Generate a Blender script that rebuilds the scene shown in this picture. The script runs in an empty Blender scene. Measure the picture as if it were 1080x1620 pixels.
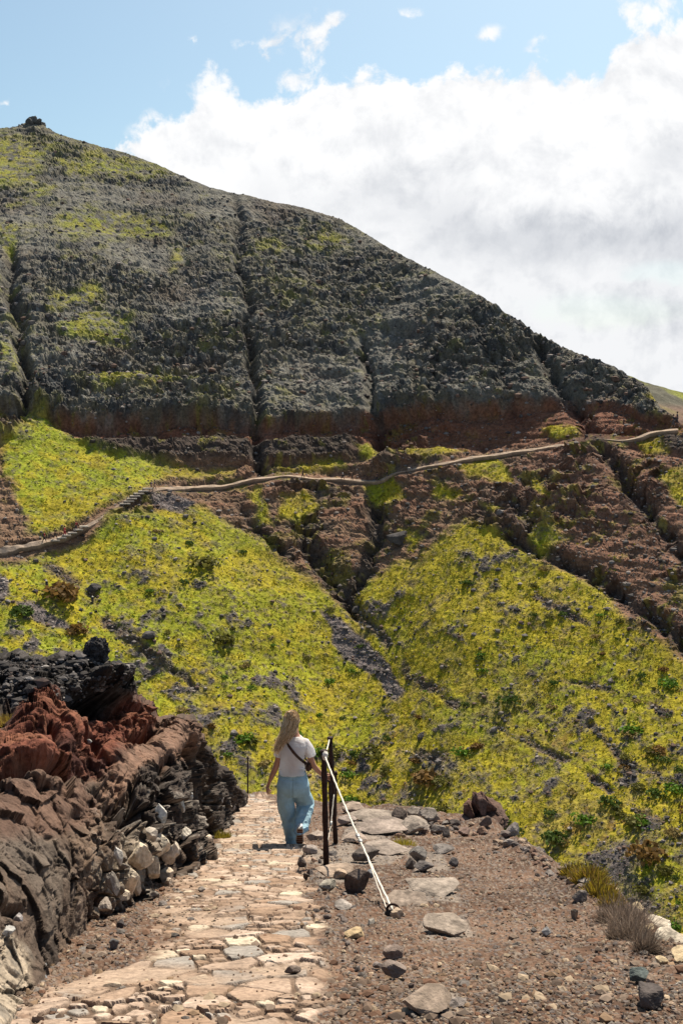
import bpy, bmesh, math, random
import numpy as np
from mathutils import Vector, Matrix

# ------------------------------------------------------------------ camera, world, sun, exposure
random.seed(7)
RNG = np.random.default_rng(11)
SC = bpy.context.scene
COL = SC.collection
FPX = 1575.0                                   # focal length in photo pixels (35 mm on a 36 mm tall frame)
TH = math.atan(193 / FPX)                      # camera looks 7 degrees down
CT, ST = math.cos(TH), math.sin(TH)

cd = bpy.data.cameras.new('camera')
cam = bpy.data.objects.new('camera', cd)
COL.objects.link(cam)
cam.location = (0, 0, 0)
cam.rotation_euler = (math.pi / 2 - TH, 0, 0)
cd.sensor_fit = 'VERTICAL'
cd.sensor_height = 36
cd.lens = 35
cd.clip_start = 0.1
cd.clip_end = 30000
SC.camera = cam

SUN_EL, SUN_AZ = math.radians(54), math.radians(21)     # ahead of the camera, a little to the right
sd = bpy.data.lights.new('sun', 'SUN')
sd.energy = 5.0
sd.angle = math.radians(0.5)
sd.color = (1.0, 0.90, 0.73)
sun = bpy.data.objects.new('sun', sd)
COL.objects.link(sun)
sun_dir = Vector((math.sin(SUN_AZ) * math.cos(SUN_EL), math.cos(SUN_AZ) * math.cos(SUN_EL), math.sin(SUN_EL)))
sun.rotation_euler = sun_dir.to_track_quat('Z', 'Y').to_euler()
sun.location = (0, 0, 50)

SC.view_settings.view_transform = 'Standard'
SC.view_settings.look = 'None'
SC.view_settings.exposure = 0.80
SC.view_settings.gamma = 1.0


def uv_of(px, py):
    """slope coordinates (x over forward, height over forward) of a bearing in the sky"""
    x = (px - 540) / FPX
    z = (810 - py) / FPX
    dy = CT + z * ST
    return x / dy, (-ST + z * CT) / dy


class NT:
    """small helper for writing node trees"""
    def __init__(s, tree):
        s.t = tree
        s.n = tree.nodes
        s.l = tree.links

    def node(s, kind, **kw):
        n = s.n.new(kind)
        for k, v in kw.items():
            setattr(n, k, v)
        return n

    def put(s, sock, v):
        if isinstance(v, bpy.types.NodeSocket):
            s.l.new(v, sock)
        elif v is not None:
            try:
                sock.default_value = v
            except Exception:
                sock.default_value = (v[0], v[1], v[2], 1.0) if len(v) == 3 else v

    def m(s, op, a, b=None, c=None, clamp=False):
        n = s.node('ShaderNodeMath', operation=op, use_clamp=clamp)
        s.put(n.inputs[0], a)
        s.put(n.inputs[1], b)
        s.put(n.inputs[2], c)
        return n.outputs[0]

    def sstep(s, v, a, b, to0=0.0, to1=1.0):
        n = s.node('ShaderNodeMapRange', interpolation_type='SMOOTHSTEP')
        s.put(n.inputs[0], v)
        s.put(n.inputs[1], a)
        s.put(n.inputs[2], b)
        s.put(n.inputs[3], to0)
        s.put(n.inputs[4], to1)
        return n.outputs[0]

    def mix(s, f, a, b, blend='MIX'):
        n = s.node('ShaderNodeMix', data_type='RGBA', blend_type=blend)
        s.put(n.inputs[0], f)
        s.put(n.inputs[6], (*a, 1.0) if isinstance(a, tuple) and len(a) == 3 else a)
        s.put(n.inputs[7], (*b, 1.0) if isinstance(b, tuple) and len(b) == 3 else b)
        return n.outputs[2]

    def noise(s, vec, scale, detail=4.0, rough=0.55, dist=0.0, lac=2.0):
        n = s.node('ShaderNodeTexNoise')
        s.put(n.inputs['Vector'], vec)
        n.inputs['Scale'].default_value = scale
        n.inputs['Detail'].default_value = detail
        n.inputs['Roughness'].default_value = rough
        n.inputs['Distortion'].default_value = dist
        return n.outputs[0]


def build_world():
    w = bpy.data.worlds.new('World')
    SC.world = w
    w.use_nodes = True
    w.node_tree.nodes.clear()
    N = NT(w.node_tree)
    out = N.node('ShaderNodeOutputWorld')
    bg = N.node('ShaderNodeBackground')
    N.l.new(bg.outputs[0], out.inputs[0])
    sky = N.node('ShaderNodeTexSky', sky_type='NISHITA', sun_disc=False)
    sky.sun_elevation = SUN_EL
    sky.sun_rotation = SUN_AZ
    sky.altitude = 50
    sky.air_density = 1.0
    sky.dust_density = 1.6
    sky.ozone_density = 1.4
    tc = N.node('ShaderNodeTexCoord')
    sep = N.node('ShaderNodeSeparateXYZ')
    N.l.new(tc.outputs['Generated'], sep.inputs[0])
    X, Y, Z = sep.outputs
    ya = N.m('MAXIMUM', N.m('ABSOLUTE', Y), 0.06)
    u = N.m('DIVIDE', X, ya)
    v = N.m('DIVIDE', Z, ya)
    cv = N.node('ShaderNodeCombineXYZ')
    N.put(cv.inputs[0], u)
    N.put(cv.inputs[1], v)
    N.put(cv.inputs[2], 0.37)
    vec = cv.outputs[0]
    nA = N.m('SUBTRACT', N.noise(vec, 5.5, 9.0, 0.60, 0.15), 0.5)
    nB = N.m('SUBTRACT', N.noise(vec, 16.0, 8.0, 0.62, 0.3), 0.5)
    nD = N.m('SUBTRACT', N.noise(vec, 42.0, 6.0, 0.6, 0.4), 0.5)
    off = N.node('ShaderNodeVectorMath', operation='ADD')
    N.put(off.inputs[0], vec)
    off.inputs[1].default_value = (0.006, 0.016, 0.0)
    nB2 = N.m('SUBTRACT', N.noise(off.outputs[0], 16.0, 8.0, 0.62, 0.3), 0.5)
    nA2 = N.m('SUBTRACT', N.noise(off.outputs[0], 5.5, 9.0, 0.60, 0.15), 0.5)
    nP = N.m('SUBTRACT', N.noise(vec, 11.0, 2.0, 0.4, 0.0), 0.5)
    # height of the cloud bank's upper edge along the bearing
    pts = [(-400, 330), (120, 290), (205, 236), (250, 196), (300, 168), (380, 150), (450, 140), (520, 124), (575, 112), (620, 126),
           (665, 138), (700, 122), (760, 104), (800, 112), (850, 100), (905, 96), (945, 100), (965, 78),
           (1000, 48), (1040, 36), (1080, 24), (1250, -60), (1500, -160)]
    fc = N.node('ShaderNodeFloatCurve')
    c = fc.mapping.curves[0]
    uu = [uv_of(*p) for p in pts]
    u0, u1 = uu[0][0], uu[-1][0]
    v0, v1 = 0.1, 0.75
    for k, (a, b) in enumerate(uu):
        x, y = (a - u0) / (u1 - u0), (b - v0) / (v1 - v0)
        if k == 0:
            c.points[0].location = (x, y)
        elif k == len(uu) - 1:
            c.points[-1].location = (x, y)
        else:
            c.points.new(x, y)
    for p in c.points:
        p.handle_type = 'AUTO'
    fc.mapping.update()
    N.put(fc.inputs[1], N.m('DIVIDE', N.m('SUBTRACT', u, u0), u1 - u0, clamp=True))
    top = N.m('ADD', N.m('MULTIPLY', fc.outputs[0], v1 - v0), v0)
    below = N.m('SUBTRACT', top, v)
    bank = N.m('ADD', below, N.m('ADD', N.m('MULTIPLY', nA, 0.075), N.m('ADD', N.m('MULTIPLY', nB, 0.085), N.m('MULTIPLY', nD, 0.035))))
    bank_a = N.sstep(bank, -0.003, 0.010)

    def blob(px, py, rx, ry, wob=0.0, rot=0.0):
        cu, cvv = uv_of(px, py)
        du = N.m('ADD', N.m('SUBTRACT', u, cu), N.m('MULTIPLY', nA, wob))
        dv = N.m('ADD', N.m('SUBTRACT', v, cvv), N.m('MULTIPLY', nB, wob))
        cr, sr = math.cos(rot), math.sin(rot)
        a = N.m('DIVIDE', N.m('ADD', N.m('MULTIPLY', du, cr), N.m('MULTIPLY', dv, sr)), rx / FPX)
        b = N.m('DIVIDE', N.m('SUBTRACT', N.m('MULTIPLY', dv, cr), N.m('MULTIPLY', du, sr)), ry / FPX)
        r2 = N.m('ADD', N.m('MULTIPLY', a, a), N.m('MULTIPLY', b, b))
        return N.m('SUBTRACT', 1.0, N.m('SQRT', r2))

    # small torn clouds above the bank
    wisps = None
    for (px, py, rx, ry, rot, g_) in [(430, 88, 200, 62, 0.30, 0.66), (512, 44, 72, 26, 0.42, 1.0), (415, 72, 60, 24, 0.1, 0.85), (460, 132, 120, 30, 0.0, 0.95), (340, 150, 110, 22, 0.1, 0.55),
                                      (300, 58, 24, 14, 0.3, 1.0), (640, 26, 60, 16, 0.2, 0.62), (778, 48, 34, 16, 0.3, 0.45), (862, 62, 44, 16, 0.4, 0.55),
                                      (1010, 14, 66, 40, 0.2, 1.0), (6, 160, 30, 10, 0.0, 0.8), (250, 190, 60, 20, 0.2, 0.5)]:
        b = N.m('MULTIPLY', blob(px, py, rx, ry, 0.05, rot), g_)
        wisps = b if wisps is None else N.m('MAXIMUM', wisps, b)
    wv = N.m('ADD', wisps, N.m('ADD', N.m('MULTIPLY', nB, 3.6), N.m('ADD', N.m('MULTIPLY', nA, 2.2), N.m('MULTIPLY', nD, 2.6))))
    wisp_a = N.m('MULTIPLY', N.m('MULTIPLY', N.sstep(wv, 0.18, 0.95), N.sstep(wisps, 0.0, 0.35)), 0.95)
    alpha = N.m('MAXIMUM', bank_a, wisp_a)
    # a thinner, bluer gap under the bank on the right
    gap = N.m('MAXIMUM', blob(960, 492, 150, 34, 0.03, -0.05), blob(1060, 430, 90, 22, 0.03, 0.0))
    alpha = N.m('MULTIPLY', alpha, N.m('SUBTRACT', 1.0, N.m('MULTIPLY', N.sstep(N.m('ADD', gap, N.m('MULTIPLY', nB, 2.0)), -0.1, 0.7), 0.26)))
    # grey bellies
    g1 = N.sstep(N.m('ADD', blob(915, 372, 250, 62, 0.09, 0.03), N.m('MULTIPLY', nA, 1.1)), -0.15, 0.8)
    g2 = N.sstep(N.m('ADD', blob(640, 318, 250, 70, 0.10, -0.2), N.m('MULTIPLY', nA, 1.6)), -0.1, 1.0)
    g3 = N.sstep(N.m('ADD', blob(1060, 235, 110, 60, 0.09, 0.0), N.m('MULTIPLY', nA, 2.0)), 0.0, 1.2)
    g4 = N.sstep(nP, 0.0, 0.35)
    grey = N.m('ADD', N.m('MULTIPLY', g1, 0.21), N.m('ADD', N.m('MULTIPLY', g2, 0.16), N.m('ADD', N.m('MULTIPLY', g3, 0.2), N.m('MULTIPLY', g4, 0.05))))
    grey = N.m('MULTIPLY', grey, N.sstep(below, 0.02, 0.09))
    grey = N.m('ADD', grey, N.m('MULTIPLY', N.sstep(N.m('ADD', below, N.m('MULTIPLY', nA, 0.12)), 0.07, 0.24), 0.10))
    relief = N.m('ADD', N.m('MULTIPLY', N.m('SUBTRACT', nB2, nB), 0.55), N.m('MULTIPLY', N.m('SUBTRACT', nA2, nA), 1.2))
    grey = N.m('ADD', grey, N.m('MAXIMUM', relief, -0.03))
    grey = N.m('MAXIMUM', grey, -0.02)
    cl = N.m('SUBTRACT', 1.0, grey)
    cc = N.node('ShaderNodeCombineColor')
    K = 0.575                                     # cloud brightness before exposure
    N.put(cc.inputs[0], N.m('MULTIPLY', N.m('POWER', cl, 1.12), K * 0.995))
    N.put(cc.inputs[1], N.m('MULTIPLY', N.m('POWER', cl, 1.04), K))
    N.put(cc.inputs[2], N.m('MULTIPLY', N.m('POWER', cl, 0.90), K * 1.01))
    skc = N.mix(1.0, sky.outputs[0], (0.072, 0.080, 0.074), 'MULTIPLY')
    res = N.mix(alpha, skc, cc.outputs[0])
    N.put(bg.inputs[0], res)
    bg.inputs[1].default_value = 1.0
    try:
        w.cycles.sampling_method = 'MANUAL'
        w.cycles.sample_map_resolution = 512
    except Exception:
        pass


build_world()

# ------------------------------------------------------------------ bearings and distances
def ray(px, py):
    x = (np.asarray(px, float) - 540) / FPX
    z = (810 - np.asarray(py, float)) / FPX
    dy = CT + z * ST
    return x / dy, (-ST + z * CT) / dy           # per metre forward


def at(px, py, Y):
    a, b = ray(px, py)
    return np.stack([a * Y, np.ones_like(a) * Y, b * Y], -1)


def V(px, py, Y):
    return Vector([float(t) for t in at(px, py, Y)])


# ------------------------------------------------------------------ numpy noise
_perm = RNG.permutation(256).astype(np.int32)
_perm = np.concatenate([_perm, _perm, _perm])
_g = RNG.normal(size=(256, 3))
_g = (_g / np.linalg.norm(_g, axis=1, keepdims=True)).astype(np.float32)


def perlin(x, y, z):
    x = np.asarray(x, np.float32); y = np.asarray(y, np.float32); z = np.asarray(z, np.float32)
    xi = np.floor(x).astype(np.int32); yi = np.floor(y).astype(np.int32); zi = np.floor(z).astype(np.int32)
    xf = x - xi; yf = y - yi; zf = z - zi
    xi &= 255; yi &= 255; zi &= 255
    u = xf * xf * xf * (xf * (xf * 6 - 15) + 10)
    v = yf * yf * yf * (yf * (yf * 6 - 15) + 10)
    w = zf * zf * zf * (zf * (zf * 6 - 15) + 10)

    def g(dx, dy, dz):
        h = _perm[_perm[_perm[(xi + dx) & 255] + ((yi + dy) & 255)] + ((zi + dz) & 255)]
        gg = _g[h]
        return gg[..., 0] * (xf - dx) + gg[..., 1] * (yf - dy) + gg[..., 2] * (zf - dz)
    x00 = g(0, 0, 0); x00 = x00 + u * (g(1, 0, 0) - x00)
    x10 = g(0, 1, 0); x10 = x10 + u * (g(1, 1, 0) - x10)
    x01 = g(0, 0, 1); x01 = x01 + u * (g(1, 0, 1) - x01)
    x11 = g(0, 1, 1); x11 = x11 + u * (g(1, 1, 1) - x11)
    a = x00 + v * (x10 - x00)
    b = x01 + v * (x11 - x01)
    return (a + w * (b - a)) * 1.6


def fbm(P, scale, octv=4, gain=0.5, off=0.0, ridged=False):
    """P (...,3) in metres, scale = feature size in metres (scalar or triple)"""
    s = np.broadcast_to(np.asarray(scale, float), (3,))
    x = P[..., 0] / s[0] + off; y = P[..., 1] / s[1] + off * 1.7; z = P[..., 2] / s[2] - off * 0.6
    tot = 0; a = 1.0; n = 0
    for k in range(octv):
        v = perlin(x, y, z)
        if ridged:
            v = 1 - 2 * np.abs(v)
        tot = tot + a * v
        n += a; a *= gain
        x = x * 2.03 + 11.3; y = y * 2.03 + 5.1; z = z * 2.03 + 7.7
    return tot / n


def _hash(a, b, c, k):
    h = (a * 374761393 + b * 668265263 + c * 1274126177 + k * 974634777).astype(np.uint32)
    h ^= h >> np.uint32(13)
    h = (h * np.uint32(1274126177))
    h ^= h >> np.uint32(16)
    return (h & np.uint32(0xFFFFFF)).astype(np.float32) / np.float32(0x1000000)


def worley(P, scale, off=0, dims=3, jit=0.9):
    """returns F1, F2 (in cell units) and a random id of the nearest cell"""
    s = np.broadcast_to(np.asarray(scale, float), (3,))
    x = (P[..., 0] / s[0]).astype(np.float32); y = (P[..., 1] / s[1]).astype(np.float32)
    z = (P[..., 2] / s[2]).astype(np.float32) if dims == 3 else np.zeros_like(x)
    xi = np.floor(x).astype(np.int64); yi = np.floor(y).astype(np.int64); zi = np.floor(z).astype(np.int64)
    f1 = np.full(x.shape, 9, np.float32); f2 = f1.copy(); cid = np.zeros_like(f1)
    with np.errstate(over='ignore'):
        for dz in ((-1, 0, 1) if dims == 3 else (0,)):
            for dy in (-1, 0, 1):
                for dx in (-1, 0, 1):
                    a = xi + dx; b = yi + dy; c = zi + dz
                    cx = a + 0.5 + (_hash(a, b, c, off) - 0.5) * jit
                    cy = b + 0.5 + (_hash(a, b, c, off + 1) - 0.5) * jit
                    d = (cx - x) ** 2 + (cy - y) ** 2
                    if dims == 3:
                        cz = c + 0.5 + (_hash(a, b, c, off + 2) - 0.5) * jit
                        d = d + (cz - z) ** 2
                    d = np.sqrt(d)
                    r = _hash(a, b, c, off + 3)
                    near = d < f1
                    f2 = np.where(near, f1, np.minimum(f2, d))
                    cid = np.where(near, r, cid)
                    f1 = np.where(near, d, f1)
    return f1, f2, cid


def facets(P, scale, off=0, jit=0.95):
    """broken rock: every cell is a flat face tilted its own way; returns height (cell units) and id"""
    s = np.broadcast_to(np.asarray(scale, float), (3,))
    q = [(P[..., k] / s[k]).astype(np.float32) for k in range(3)]
    i0 = [np.floor(t).astype(np.int64) for t in q]
    f1 = np.full(q[0].shape, 9, np.float32); hgt = np.zeros_like(f1); cid = np.zeros_like(f1)
    with np.errstate(over='ignore'):
        for dz in (-1, 0, 1):
            for dy in (-1, 0, 1):
                for dx in (-1, 0, 1):
                    a = i0[0] + dx; b = i0[1] + dy; c = i0[2] + dz
                    ox_ = q[0] - (a + 0.5 + (_hash(a, b, c, off) - 0.5) * jit)
                    oy_ = q[1] - (b + 0.5 + (_hash(a, b, c, off + 1) - 0.5) * jit)
                    oz_ = q[2] - (c + 0.5 + (_hash(a, b, c, off + 2) - 0.5) * jit)
                    d = ox_ * ox_ + oy_ * oy_ + oz_ * oz_
                    near = d < f1
                    h = (_hash(a, b, c, off + 4) - 0.5) * ox_ + (_hash(a, b, c, off + 5) - 0.5) * oy_ + (_hash(a, b, c, off + 6) - 0.5) * oz_
                    hgt = np.where(near, h * 2.0, hgt)
                    cid = np.where(near, _hash(a, b, c, off + 3), cid)
                    f1 = np.where(near, d, f1)
    return hgt, cid


def smooth(x, a, b):
    t = np.clip((x - a) / (b - a), 0, 1)
    return t * t * (3 - 2 * t)


def lerp(a, b, t):
    return a + (b - a) * t


def mixc(c, col, t):
    return c + (np.asarray(col, np.float32) - c) * np.asarray(t)[..., None]


def poly_sd(px, py, poly):
    """signed distance to a polygon, positive inside"""
    px = np.asarray(px, float); py = np.asarray(py, float)
    d = np.full(px.shape, 1e12); ins = np.zeros(px.shape, bool)
    n = len(poly)
    for i in range(n):
        ax, ay = poly[i]; bx, by = poly[(i + 1) % n]
        ex, ey = bx - ax, by - ay
        wx, wy = px - ax, py - ay
        t = np.clip((wx * ex + wy * ey) / (ex * ex + ey * ey + 1e-9), 0, 1)
        d = np.minimum(d, (wx - ex * t) ** 2 + (wy - ey * t) ** 2)
        cnd = ((ay <= py) & (by > py)) | ((by <= py) & (ay > py))
        xx = ax + (py - ay) * ex / (ey if abs(ey) > 1e-9 else 1e-9)
        ins ^= cnd & (px < xx)
    d = np.sqrt(d)
    return np.where(ins, d, -d)


def line_d(px, py, line):
    d = np.full(np.shape(px), 1e12)
    for (ax, ay), (bx, by) in zip(line[:-1], line[1:]):
        ex, ey = bx - ax, by - ay
        wx, wy = px - ax, py - ay
        t = np.clip((wx * ex + wy * ey) / (ex * ex + ey * ey + 1e-9), 0, 1)
        d = np.minimum(d, (wx - ex * t) ** 2 + (wy - ey * t) ** 2)
    return np.sqrt(d)


class TPS:
    """smooth surface through surveyed points"""
    def __init__(s, pts, scale=100.0, reg=0.02):
        pts = np.asarray(pts, float)
        s.s = scale
        s.x = pts[:, :2] / scale
        f = pts[:, 2]
        n = len(pts)
        r = np.linalg.norm(s.x[:, None] - s.x[None], axis=2)
        K = s.k(r) + reg * np.eye(n)
        Pm = np.hstack([np.ones((n, 1)), s.x])
        A = np.block([[K, Pm], [Pm.T, np.zeros((3, 3))]])
        sol = np.linalg.solve(A, np.concatenate([f, np.zeros(3)]))
        s.w, s.a = sol[:n], sol[n:]

    @staticmethod
    def k(r):
        return np.where(r > 1e-9, r * r * np.log(r + 1e-12), 0.0)

    def __call__(s, px, py):
        x = np.asarray(px, float) / s.s; y = np.asarray(py, float) / s.s
        o = s.a[0] + s.a[1] * x + s.a[2] * y
        for (cx, cy), w in zip(s.x, s.w):
            r2 = (x - cx) ** 2 + (y - cy) ** 2
            o = o + w * 0.5 * r2 * np.log(r2 + 1e-12)
        return o


class Raster:
    """a coarse map that is sampled smoothly"""
    def __init__(s, x0, x1, y0, y1, step):
        s.x0, s.y0, s.st = x0, y0, step
        s.xs = np.arange(x0, x1 + step, step); s.ys = np.arange(y0, y1 + step, step)
        s.X, s.Y = np.meshgrid(s.xs, s.ys)

    def sample(s, F, px, py):
        fx = np.clip((px - s.x0) / s.st, 0, len(s.xs) - 1.001); fy = np.clip((py - s.y0) / s.st, 0, len(s.ys) - 1.001)
        ix = fx.astype(int); iy = fy.astype(int)
        tx = fx - ix; ty = fy - iy
        return (F[iy, ix] * (1 - tx) + F[iy, ix + 1] * tx) * (1 - ty) + (F[iy + 1, ix] * (1 - tx) + F[iy + 1, ix + 1] * tx) * ty


# ------------------------------------------------------------------ mesh builders
def mesh_from(name, verts, faces, col=None, smooth_shade=False, k=4):
    """verts (n,3), faces (m,k) numpy"""
    me = bpy.data.meshes.new(name)
    verts = np.ascontiguousarray(verts, np.float32); faces = np.ascontiguousarray(faces, np.int32)
    me.vertices.add(len(verts)); me.vertices.foreach_set('co', verts.ravel())
    me.loops.add(faces.size); me.loops.foreach_set('vertex_index', faces.ravel())
    me.polygons.add(len(faces)); me.polygons.foreach_set('loop_start', np.arange(len(faces), dtype=np.int32) * faces.shape[1])
    me.update(calc_edges=True)
    me.polygons.foreach_set('use_smooth', np.full(len(faces), smooth_shade, bool))
    if col is not None:
        c = np.ones((len(verts), 4), np.float32); c[:, :3] = col
        me.color_attributes.new('Col', 'FLOAT_COLOR', 'POINT').data.foreach_set('color', c.ravel())
    return me


def grid_faces(ny, nx):
    i = np.arange(ny - 1)[:, None] * nx + np.arange(nx - 1)[None]
    return np.stack([i, i + nx, i + nx + 1, i + 1], -1).reshape(-1, 4)


def grid_normals(P):
    dx = np.gradient(P, axis=1); dy = np.gradient(P, axis=0)
    n = np.cross(dy, dx)
    n /= np.linalg.norm(n, axis=-1, keepdims=True) + 1e-12
    return n


def link(name, me, mat=None, parent=None, loc=None):
    o = bpy.data.objects.new(name, me)
    COL.objects.link(o)
    if mat is not None and me is not None and len(me.materials) == 0:
        me.materials.append(mat)
    if parent is not None:
        o.parent = parent
    if loc is not None:
        o.location = loc
    return o


def tag(o, label=None, cat=None, group=None, kind=None):
    if label: o['label'] = label
    if cat: o['category'] = cat
    if group: o['group'] = group
    if kind: o['kind'] = kind
    return o


def empty(name, loc, label, cat, group=None, rz=0.0):
    o = bpy.data.objects.new(name, None)
    COL.objects.link(o)
    o.location = loc
    o.rotation_euler = (0, 0, rz)
    o.empty_display_size = 0.2
    return tag(o, label, cat, group)


# ------------------------------------------------------------------ materials
def mat_earth(name, bumps=((3.0, 0.05),), var=((2.0, 0.35),), rough=0.95, spec=0.15, trans=0.0, tint=None):
    """albedo from the mesh's own colour attribute, broken up by world-sized noise, with bump at several sizes"""
    m = bpy.data.materials.new(name)
    m.use_nodes = True
    N = NT(m.node_tree)
    b = N.n['Principled BSDF']
    b.inputs['Roughness'].default_value = rough
    b.inputs['Specular IOR Level'].default_value = spec
    at_ = N.node('ShaderNodeAttribute', attribute_name='Col')
    geo = N.node('ShaderNodeNewGeometry')
    pos = geo.outputs['Position']
    c = at_.outputs['Color']
    for k, (sc, amt) in enumerate(var):
        n = N.noise(pos, sc, 6.0, 0.65)
        f = N.sstep(n, 0.28, 0.72, 1 - amt, 1 + amt)
        vm = N.node('ShaderNodeVectorMath', operation='SCALE')
        N.put(vm.inputs[0], c); N.put(vm.inputs[3], f)
        c = vm.outputs[0]
    N.put(b.inputs['Base Color'], c)
    nrm = None
    for sc, dist in bumps:
        bp = N.node('ShaderNodeBump')
        bp.inputs['Strength'].default_value = 1.0
        bp.inputs['Distance'].default_value = dist
        N.put(bp.inputs['Height'], N.noise(pos, sc, 6.0, 0.6))
        if nrm is not None:
            N.put(bp.inputs['Normal'], nrm)
        nrm = bp.outputs[0]
    if nrm is not None:
        N.put(b.inputs['Normal'], nrm)
    if trans > 0:
        out = [n for n in N.n if n.type == 'OUTPUT_MATERIAL'][0]
        tr = N.node('ShaderNodeBsdfTranslucent')
        N.put(tr.inputs[0], c)
        mx = N.node('ShaderNodeMixShader')
        mx.inputs[0].default_value = trans
        N.l.new(b.outputs[0], mx.inputs[1]); N.l.new(tr.outputs[0], mx.inputs[2])
        N.l.new(mx.outputs[0], out.inputs[0])
    return m


def mat_plain(name, color, rough=0.7, metal=0.0, noise=None, bump=None, spec=0.3, trans=0.0, dark=0.6):
    m = bpy.data.materials.new(name)
    m.use_nodes = True
    N = NT(m.node_tree)
    b = N.n['Principled BSDF']
    b.inputs['Roughness'].default_value = rough
    b.inputs['Metallic'].default_value = metal
    b.inputs['Specular IOR Level'].default_value = spec
    tc = N.node('ShaderNodeTexCoord')
    pos = tc.outputs['Object']
    c = None
    if noise:
        n = N.noise(pos, noise, 5.0, 0.6)
        c = N.mix(N.sstep(n, 0.35, 0.65), tuple(t * dark for t in color), color)
        N.put(b.inputs['Base Color'], c)
    else:
        b.inputs['Base Color'].default_value = (*color, 1)
    if bump:
        bp = N.node('ShaderNodeBump')
        bp.inputs['Distance'].default_value = bump[1]
        N.put(bp.inputs['Height'], N.noise(pos, bump[0], 5.0, 0.6))
        N.put(b.inputs['Normal'], bp.outputs[0])
    if trans > 0:
        out = [n for n in N.n if n.type == 'OUTPUT_MATERIAL'][0]
        tr = N.node('ShaderNodeBsdfTranslucent')
        if c is not None: N.put(tr.inputs[0], c)
        else: tr.inputs[0].default_value = (*color, 1)
        mx = N.node('ShaderNodeMixShader')
        mx.inputs[0].default_value = trans
        N.l.new(b.outputs[0], mx.inputs[1]); N.l.new(tr.outputs[0], mx.inputs[2])
        N.l.new(mx.outputs[0], out.inputs[0])
    return m

# ------------------------------------------------------------------ the mountainside across the ravine
SKY_X = [-200, -100, 0, 28, 42, 52, 66, 78, 100, 150, 200, 260, 300, 330, 360, 385, 430, 480, 540, 600, 650, 700, 750, 790, 830, 880, 930, 985, 1010, 1025, 1045, 1080, 1300]
SKY_Y = [262, 228, 204, 200, 194, 193, 196, 206, 216, 230, 243, 265, 284, 296, 304, 306, 318, 328, 347, 383, 412, 437, 463, 488, 515, 543, 567, 589, 602, 617, 648, 668, 700]
TR = [(-200, 900, 146), (-100, 890, 148), (0, 871, 150), (60, 860, 154), (110, 846, 158), (150, 826, 162), (190, 800, 167), (225, 778, 172), (250, 774, 175),
      (300, 771, 178), (350, 769, 180), (400, 758, 182), (450, 752, 186), (500, 757, 189), (543, 758, 190), (600, 762, 186), (625, 747, 184), (700, 733, 179), (760, 722, 177),
      (800, 717, 175), (860, 708, 172), (925, 700, 169), (932, 694, 168.6), (985, 696, 165), (1010, 693, 163), (1030, 684, 161), (1055, 680, 160), (1075, 679, 159), (1200, 674, 155), (1300, 674, 152)]
TRX = [t[0] for t in TR]; TRY = [t[1] for t in TR]; TRD = [t[2] for t in TR]


def trail_y(px): return np.interp(px, TRX, TRY)


def slope_d(px, py):
    """distance of the mountainside along a bearing: about 30 degrees above and below the trail"""
    dt = float(np.interp(px, TRX, TRD)); ty = float(trail_y(px))
    zt = float(ray(px, ty)[1]) * dt
    e = float(ray(px, py)[1])
    if py < ty:
        return (0.57 * dt - zt) / (0.57 - e)
    if py <= 1130:
        return (0.60 * dt - zt) / (0.60 - e)
    e1 = float(ray(px, 1130)[1])
    d1 = (0.60 * dt - zt) / (0.60 - e1)
    return (0.40 * d1 - e1 * d1) / (0.40 - e)


hill_ctl = [(x, y, d) for x, y, d in TR]
for _x in (-200, -50, 100, 250, 400, 550, 700, 850, 1000, 1150, 1300):
    _ty = float(trail_y(_x)); _sy = float(np.interp(_x, SKY_X, SKY_Y))
    for _f in (0.33, 0.66, 1.0):
        if _ty - _sy > 60:
            _y = _ty + (_sy - _ty) * _f
            hill_ctl.append((_x, _y, slope_d(_x, _y)))
    for _y in (900, 1000, 1100, 1200, 1320, 1460, 1700):
        if _y > _ty + 50:
            hill_ctl.append((_x, _y, slope_d(_x, _y)))
hill_tps = TPS([(x, y, math.log(d)) for x, y, d in hill_ctl], 100.0, 0.03)


def hill_at(px, py, lift=0.0):
    d = np.exp(hill_tps(px, py))
    p = at(px, py, d)
    return p


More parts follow.
